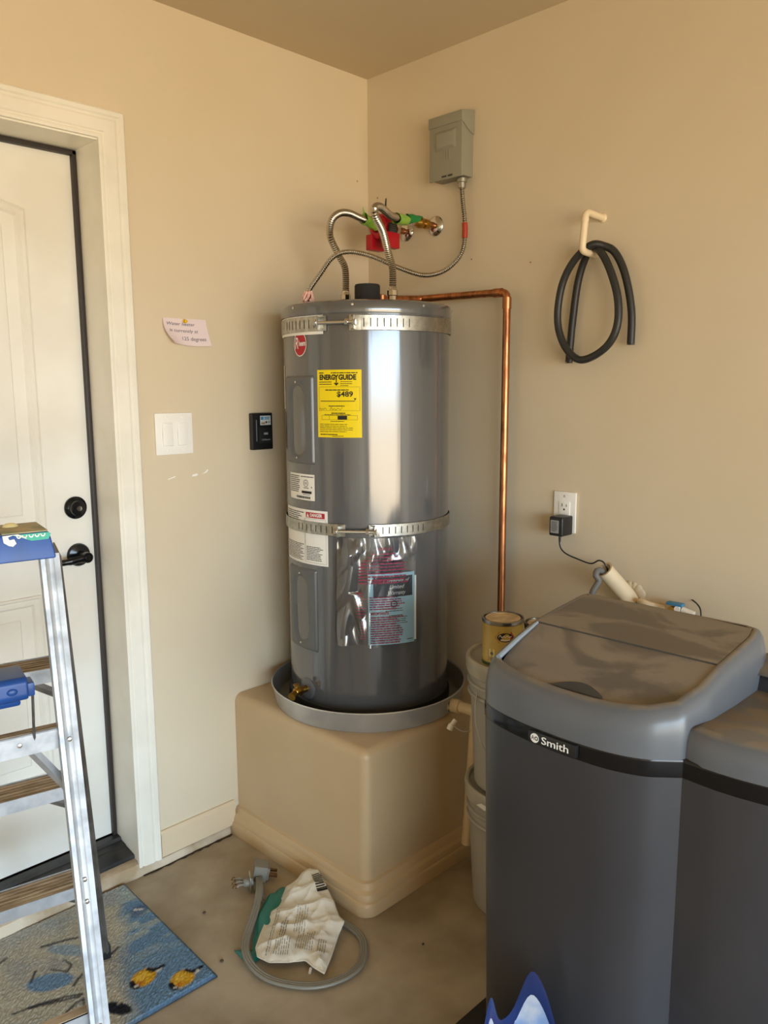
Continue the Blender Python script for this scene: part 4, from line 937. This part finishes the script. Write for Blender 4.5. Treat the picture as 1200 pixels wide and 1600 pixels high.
for z in (.305, .61, .915):
    t = 1-z/1.165; p = lerp3(FT, FB, t); hw = p[0]-.012
    m = MB(); m.box((-hw, p[1]-.04, z-.004), (hw, p[1]+.04, z)); 
    for k in range(6): m.box((-hw, p[1]-.038+.0135*k, z), (hw, p[1]-.031+.0135*k, z+.002))
    st = m.build('step', TREAD, LD, local=True, smooth=0)
    m = MB(); m.box((-hw, p[1]-.043, z-.026), (hw, p[1]-.040, z+.003)); m.box((-hw, p[1]+.040, z-.026), (hw, p[1]+.043, z+.003)); m.build('step_lip', ALU, st, local=True)
    for s in (1, -1):
        m = MB(); a_, b_ = Vector((s*(hw-.09), p[1]-.01, z-.012)), Vector((s*(hw+.012), p[1]+.01, z-.085)); m.tube([a_, b_], .009, 4, flat=.35); m.build('step_brace', ALUD, LD, local=True, smooth=0)
ZBARS = (.826, .305)
for k, z in enumerate(ZBARS):
    t = 1-z/1.165; p = lerp3(RT, RB, t); hw = p[0]-.008
    m = MB(); m.box((-hw, p[1]+.006, z-.02), (hw, p[1]+.009, z+.02)); m.box((-hw, p[1]+.006, z+.017), (hw, p[1]+.03, z+.02)); cb = m.build('cross_bar', ALU, LD, local=True)
    m = MB(); m.box((-hw+.005, p[1]+.0095, z+.0202), (hw-.005, p[1]+.0295, z+.0215)); m.build('bar_top_grime', TREAD, cb, local=True)
    for x in (-.10, -.04, .04, hw-.075):
        m = MB(); m.lathe([(.005, 0), (.004, .002), (.0001, .003)], (x, p[1]+.006, z+.002), 10, (0, -1, 0)); m.build('rivet', SCREW, cb, local=True)
    for s in (1, -1):
        a_, b_ = Vector((s*(hw-.052), p[1]+.016, z-.02)), Vector((s*(hw+.004), p[1]+.012, z-.105)); m = MB(); m.tube([a_, b_], .0095, 4, flat=.6); m.build('bar_brace', ALU, LD, local=True, smooth=0)
for s in (1, -1):
    for z in (.826, .57, .53, .305):
        t = 1-z/1.165; p = lerp3(RT, RB, t); m = MB(); m.lathe([(.005, 0), (.004, .002), (.0001, .003)], (s*p[0], p[1]-.0125, z), 10, (0, -1, 0)); m.build('rivet', SCREW, RR[0 if s > 0 else 1], local=True)
# cap
m = MB(); m.loft([[(-.2, -.077, 1.163), (.2, -.077, 1.163), (.2, .06, 1.163), (-.2, .06, 1.163)], [(-.197, -.073, 1.185), (.197, -.073, 1.185), (.197, .057, 1.185), (-.197, .057, 1.185)], [(-.192, -.068, 1.213), (.192, -.068, 1.213), (.192, .052, 1.213), (-.192, .052, 1.213)]]); CAP = m.build('top_cap', BLUEP, LD, bevel=.005, local=True, seg=3)
ML = Matrix.LocRotScale(LO, Matrix.Rotation(LR, 3, 'Z').to_euler(), None)
def cap_face(u, v, l): return tuple(ML @ Vector((u, -.0735+.006*max(0, (v-1.185)/.028)-l, v)))
f = Flat(); f.poly([(.128, 1.212), (.146, 1.205), (.160, 1.199), (.189, 1.1995), (.194, 1.209), (.19, 1.212)]); f.build('torn_sticker', mat('teal_sticker', '3FB39C', .5), CAP, cap_face, .0012)
f = Flat()
for k, u in enumerate((.139, .149, .160, .170, .180)):
    f.ring(u, 1.2105, .0026, .0044, 14, 1.3, PI, 2*PI)
f.poly([(.112, 1.212), (.113, 1.200), (.121, 1.194), (.128, 1.192), (.134, 1.197), (.131, 1.205), (.123, 1.204), (.121, 1.209), (.13, 1.212), (.14, 1.209), (.152, 1.203), (.15, 1.207), (.138, 1.213)])
f.build('torn_paper', LABELW, CAP, cap_face, .0018)
m = MB(); m.box((.112, -.064, 1.2125), (.190, .045, 1.2155)); m.build('stained_tape', mat('stained_tape', '8A8C68', .6, col2='B3A27A', nscale=22), CAP, bevel=.001, local=True)
m = MB(); m.sphere((.138, .01, 1.216), .012, (1.2, .8, .6), 12); m.build('glue_blob', mat('cream_glue', 'E3D49A', .5), CAP, local=True)
# paint shelf
hw = .116
m = MB(); prof = [(-.118, .986), (-.192, .986), (-.200, .980), (-.202, .956), (-.198, .948), (-.18, .944), (-.13, .944), (-.118, .955)]
m.loft([[(x, a, b2) for a, b2 in prof] for x in (-hw, hw)]); SHF = m.build('paint_shelf', BLUEP, LD, bevel=.006, local=True, seg=3)
m = MB(); m.loft([[(x, -.192, .946), (x, -.188, .936), (x, -.165, .928), (x, -.13, .930), (x, -.12, .946)] for x in (-hw+.012, hw-.012)]); m.build('shelf_tray', BLUEP, SHF, bevel=.004, local=True)
for x in (.09, .03, -.03, -.09):
    m = MB(); m.sphere((x, -.201, .966), .009, (1, .4, .7), 12); m.build('shelf_dimple', BLUEP, SHF, local=True)
for s in (1, -1):
    m = MB(); m.box((s*(hw+.004)-.008, -.188, .948), (s*(hw+.004)+.008, -.15, .972)); m.build('shelf_ear', BLUEP, SHF, bevel=.003, local=True)
    m = MB(); m.tube([(s*(hw+.009), -.18, .958), (s*(hw+.016), -.12, .87), (s*(hw+.022), -.078, .80)], .006, 6, flat=.45); m.build('shelf_link', ALUD, SHF, local=True)

# ================================================================== DOORMAT
def doormat():
    MT = thing('doormat', 'blue and grey doormat with yellow birds beneath the stepladder', 'doormat', (-1.5, -.28, 0))
    T = np.array([-1.057, -.020]); ev = np.array([-.0326, -.9995]); eu = np.array([-.9995, .0326]); Lu, Lv = .86, .521
    nu, nv = 215, 130; U, V = np.meshgrid(np.linspace(0, Lu, nu+1), np.linspace(0, Lv, nv+1))
    X = T[0]+eu[0]*U+ev[0]*V; Y = T[1]+eu[1]*U+ev[1]*V
    def sstep(a, b2, x): t = np.clip((x-a)/(b2-a), 0, 1); return t*t*(3-2*t)
    def noise(sx, sy, seed):
        r = np.random.RandomState(seed); gsz = r.rand(40, 40); x = (U*sx) % 38; y = (V*sy) % 38
        i, j = x.astype(int), y.astype(int); fx, fy = x-i, y-j; fx = fx*fx*(3-2*fx); fy = fy*fy*(3-2*fy)
        return (gsz[j, i]*(1-fx)+gsz[j, i+1]*fx)*(1-fy)+(gsz[j+1, i]*(1-fx)+gsz[j+1, i+1]*fx)*fy
    n = .5*noise(14, 14, 1)+.3*noise(30, 30, 2)+.2*noise(60, 60, 3); st = noise(10, 40, 5)
    # blue ground on the right of a slanting line
    d = (X+1.12)*.903-(Y+.10)*.43+.05*(n-.5)
    # boundary runs from (-1.12,-.10) to (-1.31,-.50)
    blue = sstep(-.02, .04, d)
    def C(h): return np.array(lin(h)[:3])
    col = C('A6A497')[None, None]*(1-blue[..., None])+C('64829E')[None, None]*blue[..., None]
    pale = sstep(.11, .0, V)*(.9)
    col = col*(1-pale[..., None])+C('9CA9B0')*pale[..., None]
    def blend(w, h): nonlocal col; col = col*(1-w[..., None])+C(h)*w[..., None]
    blend(.7*sstep(.5, .66, st+.4*(n-.5))*blue*sstep(.42, .2, V), 'A3ACA4')
    blend(.5*sstep(.5, .75, n)*(1-blue), '8A8C90'); blend(.45*sstep(.55, .4, n)*(1-blue), 'B0AA9A')
    def ell(cx, cy, a, b2, ang, soft=.15):
        c, s = math.cos(ang), math.sin(ang); dx, dy = X-cx, Y-cy; q = np.hypot((dx*c+dy*s)/a, (-dx*s+dy*c)/b2)+.25*(n-.5); return sstep(1+soft, 1-soft, q)
    def seg(p, w, wob=.006):
        best = np.full(X.shape, 9.0)
        for (a, b2), (c, d2) in zip(p[:-1], p[1:]):
            vx, vy = c-a, d2-b2; t = np.clip(((X-a)*vx+(Y-b2)*vy)/(vx*vx+vy*vy), 0, 1); best = np.minimum(best, np.hypot(X-a-t*vx, Y-b2-t*vy))
        return sstep(w+.002, w-.002, best+wob*(n-.5))
    blend(ell(-1.385, -.265, .055, .03, -.6), '68849F'); blend(.7*ell(-1.30, -.19, .06, .02, -.9), '7892A6')
    blend(.8*ell(-1.09, -.17, .03, .022, .4, .4), '50607C'); blend(seg([(-1.10, -.16), (-1.082, -.172)], .005), 'C8C8C4')
    br = [[(-1.3475, -.1247), (-1.2951, -.1427), (-1.2438, -.1661)], [(-1.4895, -.3076), (-1.4347, -.3208), (-1.3809, -.3406), (-1.3456, -.3617)], [(-1.455, -.3145), (-1.398, -.3437), (-1.3526, -.3664)], [(-1.3479, -.3202), (-1.3306, -.307), (-1.3029, -.2939)], [(-1.364, -.2254), (-1.3383, -.2612), (-1.3203, -.247), (-1.3263, -.2146)], [(-1.4185, -.2331), (-1.3934, -.2019)], [(-1.4136, -.3984), (-1.3702, -.3806), (-1.3499, -.378), (-1.3646, -.4204)], [(-1.4474, -.108), (-1.4296, -.1028)], [(-1.2391, -.2864), (-1.2043, -.2703)]]
    for p in br: blend(.85*seg(p, .0035), '2E2F38')
    for (cx, cy) in ((-1.211, -.419), (-1.145, -.492)):
        blend(ell(cx, cy, .034, .029, .3), 'C4982C'); blend(.6*ell(cx-.004, cy+.005, .018, .014, .3, .5), 'DDB850'); blend(.6*ell(cx-.018, cy-.012, .012, .008, .3, .5), 'B0561E')
        blend(seg([(cx-.030, cy+.004), (cx-.034, cy-.008), (cx-.030, cy-.018)], .007), '22222A'); blend(ell(cx-.028, cy-.014, .005, .004, 0), 'C9C9C6')
        blend(seg([(cx+.022, cy+.018), (cx+.030, cy+.004), (cx+.056, cy+.002)], .0065), '20222A'); blend(ell(cx+.040, cy-.004, .009, .005, .2), 'BFC2C2')
    blend(ell(-1.306, -.468, .018, .036, .5), '20222B'); blend(ell(-1.298, -.455, .004, .004, 0), '8A8478')
    edge = np.minimum(np.minimum(U, Lu-U), np.minimum(V, Lv-V)); blend(sstep(.009, .004, edge)*.6, '3A4A5C')
    col = col*(.82+.36*rng.rand(*X.shape))[..., None]
    Z = .009+.0022*rng.rand(*X.shape)-.006*sstep(.008, 0, edge)
    vs = np.stack([X, Y, Z], -1).reshape(-1, 3)
    idx = np.arange((nu+1)*(nv+1)).reshape(nv+1, nu+1); q = np.stack([idx[:-1, :-1], idx[1:, :-1], idx[1:, 1:], idx[:-1, 1:]], -1).reshape(-1, 4)
    me = bpy.data.meshes.new('pile'); me.from_pydata(vs.tolist(), [], q.tolist()); me.update()
    at = me.color_attributes.new('Col', 'FLOAT_COLOR', 'POINT'); at.data.foreach_set('color', np.concatenate([col, np.ones(X.shape+(1,))], -1).astype(np.float32).reshape(-1))
    m = bpy.data.materials.new('printed_pile'); m.use_nodes = True; t = m.node_tree; an = t.nodes.new('ShaderNodeAttribute'); an.attribute_name = 'Col'
    t.links.new(an.outputs['Color'], t.nodes['Principled BSDF'].inputs['Base Color']); t.nodes['Principled BSDF'].inputs['Roughness'].default_value = .95; t.nodes['Principled BSDF'].inputs['Specular IOR Level'].default_value = .1
    link_mesh('pile', me, m, MT)
    c4 = [T+eu*a+ev*b2 for a, b2 in ((0, 0), (Lu, 0), (Lu, Lv), (0, Lv))]
    mm = MB(); mm.prism([(p[0], p[1], .0008) for p in c4], (0, 0, .003)); mm.build('backing', mat('mat_backing', '2E3238', .8), MT)
doormat()

# ================================================================== CORD AND BAG ON THE FLOOR
CD = thing('appliance_cord', 'grey appliance power cord looped on the floor around the torn bag', 'cord', (-.85, -.6, 0))
cp = [(-.772, -.305, .022), (-.80, -.345, .03), (-.8213, -.3733, .03), (-.8826, -.4324, .022), (-.945, -.485, .016), (-.983, -.533, .019), (-.9996, -.5851, .015), (-.9933, -.6468, .010), (-.962, -.7096, .010), (-.9174, -.7548, .010), (-.8538, -.7791, .010), (-.7968, -.7728, .010), (-.749, -.7369, .010), (-.723, -.6922, .010), (-.7181, -.6404, .010), (-.7261, -.595, .010), (-.76, -.53, .010), (-.80, -.46, .009), (-.815, -.40, .009), (-.808, -.365, .010), (-.80, -.34, .017), (-.797, -.318, .02)]
m = MB()
path = resample(catmull(cp, 8), .008)
for off in (-.0062, 0, .0062):
    pp = []
    for i, p in enumerate(path):
        t = (path[min(i+1, len(path)-1)]-path[max(i-1, 0)]); n_ = Vector((-t.y, t.x, 0)).normalized(); pp.append(p+n_*off)
    m.tube(pp, .0048, 8)
m.build('flat_cable', CORDM, CD)
m = MB(); m.loft([[(-.772-.022, -.298-.02, z) if False else (-.788, -.292, z) for z in (0,)]], closed=False) if False else None
pc = Vector((-.748, -.288, .025)); M = Matrix.Translation(pc) @ Matrix.Rotation(rad(-38), 4, 'Z') @ Matrix.Rotation(rad(12), 4, 'Y')
m.box((-.026, -.024, -.022), (.016, .024, .026), M); m.box((.014, -.019, -.018), (.022, .019, .02), M); m.build('plug_body', CORDM, CD, bevel=.007, seg=3)
for y, w in ((-.013, .005), (.012, .002)):
    m = MB(); m.box((.02, y-w, -.004), (.046, y+w, .006), M); m.build('blade', mat('dull_copper', '7A5436', .4, .8), CD, bevel=.0008)
cc = Vector((-.806, -.308, .026)); M2 = Matrix.Translation(cc) @ Matrix.Rotation(rad(60), 4, 'Z')
m = MB(); m.box((-.021, -.0025, -.022), (.021, .0025, .024), M2); m.build('strain_clamp', GALV, CD, bevel=.002)
m = MB(); m.cyl(M2 @ Vector((0, -.008, 0)), M2 @ Vector((0, .02, 0)), .014, .012, 12)
for dx in (-.01, 0, .011): m.tube([tuple(M2 @ Vector((dx, .016, .002))), tuple(M2 @ Vector((dx*1.6, .032, .006))), tuple(M2 @ Vector((dx*1.9, .042, .002)))], .0035, 8)
m.build('wire_ends', CORDM, CD)
m = MB()
for dx in (-.019, 0, .021):
    c = M2 @ Vector((dx, .047, .004)); pts = [c+Vector((.0065*math.cos(a), .0065*math.sin(a), .002*math.sin(2*a))) for a in [2*PI*k/14 for k in range(14)]]
    m.tube(pts+[pts[0]], .0016, 6)
m.build('ring_terminal', mat('tarnished_brass', '8A6B4A', .35, .9), CD)

def film(name, poly, m_, parent, zf, thick, seed, sub=.010, fold=.012, zmin=.004):
    # crumpled sheet: fill a polygon with a grid, raise it as folded film
    P = [Vector((a, b2)) for a, b2 in poly]
    def inside(x, y):
        c = False; n = len(P)
        for i in range(n):
            a, b2 = P[i], P[(i+1) % n]
            if (a.y > y) != (b2.y > y) and x < (b2.x-a.x)*(y-a.y)/(b2.y-a.y)+a.x: c = not c
        return c
    bm = bmesh.new(); vs = [bm.verts.new((p.x, p.y, 0)) for p in [q.to_2d() for q in resample([v.to_3d() for v in P+[P[0]]], sub)][:-1]]
    f_ = bm.faces.new(vs)
    bmesh.ops.triangulate(bm, faces=[f_])
    for _ in range(5):
        lo = [e for e in bm.edges if e.calc_length() > sub*1.5]
        if not lo: break
        bmesh.ops.subdivide_edges(bm, edges=lo, cuts=1); bmesh.ops.triangulate(bm, faces=[q for q in bm.faces if len(q.verts) > 3])
    bmesh.ops.beautify_fill(bm, faces=bm.faces[:], edges=bm.edges[:])
    r = random.Random(seed); ks = [(r.uniform(0, 2*PI), r.uniform(18, 60), r.uniform(0, 6)) for _ in range(7)]
    segs = list(zip(P, P[1:]+P[:1]))
    def dist(x, y):
        best = 9
        for a, b2 in segs:
            d = b2-a; t = max(0, min(1, ((x-a.x)*d.x+(y-a.y)*d.y)/max(d.length_squared, 1e-12))); best = min(best, math.hypot(x-a.x-d.x*t, y-a.y-d.y*t))
        return best
    for v in bm.verts:
        x, y = v.co.x, v.co.y; e = min(1, dist(x, y)/.05); h = 0
        for a, k, p in ks: h += (1-abs(math.sin((x*math.cos(a)+y*math.sin(a))*k+p)))**1.6
        v.co.z = zf(x, y)+thick*(e*(2-e))+fold*(h/7-.25)*(.35+.65*e)
    for v in bm.verts: v.co.z = max(zmin, v.co.z)
    bmesh.ops.recalc_face_normals(bm, faces=bm.faces[:])
    me = bpy.data.meshes.new(name); bm.to_mesh(me); bm.free(); me.polygons.foreach_set('use_smooth', [True]*len(me.polygons)); me.set_sharp_from_angle(angle=rad(28))
    o = link_mesh(name, me, m_, parent)
    sd = o.modifiers.new('thickness', 'SOLIDIFY'); sd.thickness = .0012; sd.offset = -1
    return o
BG = thing('torn_bag', 'crumpled white and teal plastic bag on the floor against the pedestal', 'bag', (-.83, -.55, 0))
def bag_z(x, y): return .012+.075*max(0, min(1, (x+.80)/.13))**1.3
bagpoly = [(-0.6866, -0.4408), (-0.6785, -0.4691), (-0.686, -0.4948), (-0.7068, -0.5546), (-0.7172, -0.5826), (-0.7374, -0.6262), (-0.7398, -0.6522), (-0.7693, -0.6614), (-0.7905, -0.6746), (-0.8383, -0.7083), (-0.8915, -0.742), (-0.8962, -0.7053), (-0.8949, -0.6707), (-0.9305, -0.6445), (-0.965, -0.6094), (-0.974, -0.571), (-0.957, -0.540), (-0.922, -0.510), (-0.8438, -0.4483), (-0.7525, -0.411), (-0.7255, -0.4225), (-0.7029, -0.4248)]
WB = film('bag_white_side', bagpoly, mat('white_bag_film', 'D9D4C6', .45, col2='CFC8B8', nscale=9), BG, bag_z, .020, 5, sub=.006, fold=.034, zmin=.018)
film('bag_teal_side', [(-.7449, -.385), (-.7591, -.3823), (-.7802, -.3913), (-.7914, -.3825), (-.8723, -.433), (-.9294, -.488), (-.9561, -.525), (-.9906, -.4899), (-.9953, -.54), (-.9958, -.575), (-.95, -.56), (-.892, -.52), (-.8001, -.4664), (-.7345, -.4072)], mat('teal_bag_film', '12756C', .35), BG, lambda x, y: .003+.0145*max(0, min(1, (x+.915)/.04)), .005, 9, fold=.004, zmin=.002)
# print on the white side, draped on the mesh by sampling its height
dg = bpy.context.evaluated_depsgraph_get()
from mathutils.bvhtree import BVHTree
bv = BVHTree.FromPolygons([v.co.copy() for v in WB.data.vertices], [list(p.vertices) for p in WB.data.polygons])
def bag_map(o, ang):
    c, s = math.cos(ang), math.sin(ang)
    def fn(u, v, l):
        x, y = o[0]+u*c-v*s, o[1]+u*s+v*c; h = bv.ray_cast(Vector((x, y, 1)), Vector((0, 0, -1))); z = h[0].z if h[0] is not None else .02
        return (x, y, z+.0012+l)
    return fn
A = math.atan2(-.4622+.585, -.8538+.9909)
def fine(f, o, ang, name, m_):
    f.build(name, m_, WB, bag_map(o, ang))
f = Flat(); r7 = random.Random(8)
def bag_line(x0, x1, v, h):
    u = x0
    while u < x1: w = r7.uniform(.004, .014); f.rect(u, v, min(u+w, x1), v+h, .004); u += w+.0025
bag_line(.01, .19, -.014, .0022); bag_line(.02, .18, -.020, .0016)
for k in range(7): bag_line(.012, .05+.02*r7.random(), -.034-.006*k, .0018)
for k in range(3): bag_line(.075, .135+.02*r7.random(), -.038-.006*k, .0022)
for k in range(8): bag_line(.03, .085+.02*r7.random(), -.088-.006*k, .0018)
for k in range(5): bag_line(.10, .17+.02*r7.random(), -.072-.007*k, .0014)
for k in range(4): bag_line(.02, .07, -.146-.006*k, .0016)
fine(f, (-.975, -.585), A, 'bag_print', mat('faded_print', '7E7C72', .6))
f = Flat()
for k in range(9): f.rect(-.004, .004+.0065*k, .026, .0072+.0065*k, .004)
f.rect(-.004, -.004, .026, .003)
fine(f, (-.725, -.525), rad(-25), 'bag_barcode', INK)
m = MB(); m.cyl((-.905, -.700, .004), (-.893, -.69, .006), .0035, seg=8); so = m.build('wire_scrap', PVCW); tag(so, 'tiny white wire scrap on the concrete beside the torn bag', 'scrap')
# small dark pebble stain by the mat
for k, (x, y, r_) in enumerate([(-1.035, -.50, .006), (-.62, -.83, .004), (-.96, -.30, .005)]):
    m = MB(); m.sphere((x, y, r_*.35), r_, (1, .8, .45), 8); so = m.build('pebble', mat('dark_grit', '4A3C2A', .8)); tag(so, ['dark grit lump on the floor just off the doormat corner', 'small dark grit lump on the floor between pedestal and softener', 'small dark grit lump on the floor between doormat and plug'][k], 'pebble', 'grit on the floor')

# ================================================================== BAGS AT THE SOFTENER FOOT
FM = thing('floor_mat', 'thin black rubber mat on the floor under the water softener', 'mat', (-.8, -1.5, 0))
b = MB(); b.box((-1.12, -2.0, .0005), (-.36, -1.072, .012)); b.build('mat_slab', mat('black_rubber_mat', '15130F', .55, col2='1E1B17', nscale=30), FM, bevel=.004)
m = MB(); m.sphere((-.80, -1.115, .0135), .004, (1, .8, .6), 8); m.build('paint_speck', WHITEP, FM)
def salt_bag():
    S = thing('printed_bag', 'open blue and white printed plastic bag standing by the softener foot', 'bag', (-1.0, -1.40, 0))
    c = Vector((-.955, -1.395)); N = 96
    def top(a):
        a = a % (2*PI); q = lambda m_, w: math.exp(-((a-rad(m_))/rad(w))**2)
        return .215+.115*q(94, 17)+.125*q(35, 17)+.03*q(64, 15)+.075*q(14, 16)
    def ring(t, k, dz=0.0):
        out = []
        for i in range(N):
            a = 2*PI*i/N; r = (.098+.004*math.sin(5*a+t*3)+.003*math.sin(3*a+2+t*4))*(1-.05*t)*k
            out.append((c.x+r*math.cos(a), c.y+r*math.sin(a), .013+(top(a)-.013)*t+dz))
        return out
    m = MB(); m.loft([ring(t/10, 1.0) for t in range(10)], capb=True, capt=False); m.build('bag_skin', mat('printed_bag_film', '3A5088', .3, col2='9FB4CE', nscale=14, ramp=(.5, .62)), S, smooth=40)
    m = MB(); m.loft([ring(t/10, .975) for t in range(1, 10)], capb=True, capt=False); m.build('bag_lining', mat('bag_lining_film', 'B4BBC8', .35, col2='7E98C2', nscale=11, ramp=(.46, .58)), S, smooth=40)
    m = MB(); m.loft([ring(.90, 1.001), ring(.95, 1.001), ring(1.0, .99), ring(.95, .972), ring(.86, .9735)], capb=False, capt=False); m.build('bag_rim', mat('dark_blue_film', '22305E', .3), S, smooth=60)
    f = Flat(); f.rect(-.016, -.02, .03, .018, .004)
    def mp(u, v, l):
        a = rad(64)-u/.095; return (c.x+.0893*math.cos(a), c.y+.0893*math.sin(a), .222+v)
    f.build('red_print', mat('bag_red', 'B8324A', .4), S, mp)
salt_bag()
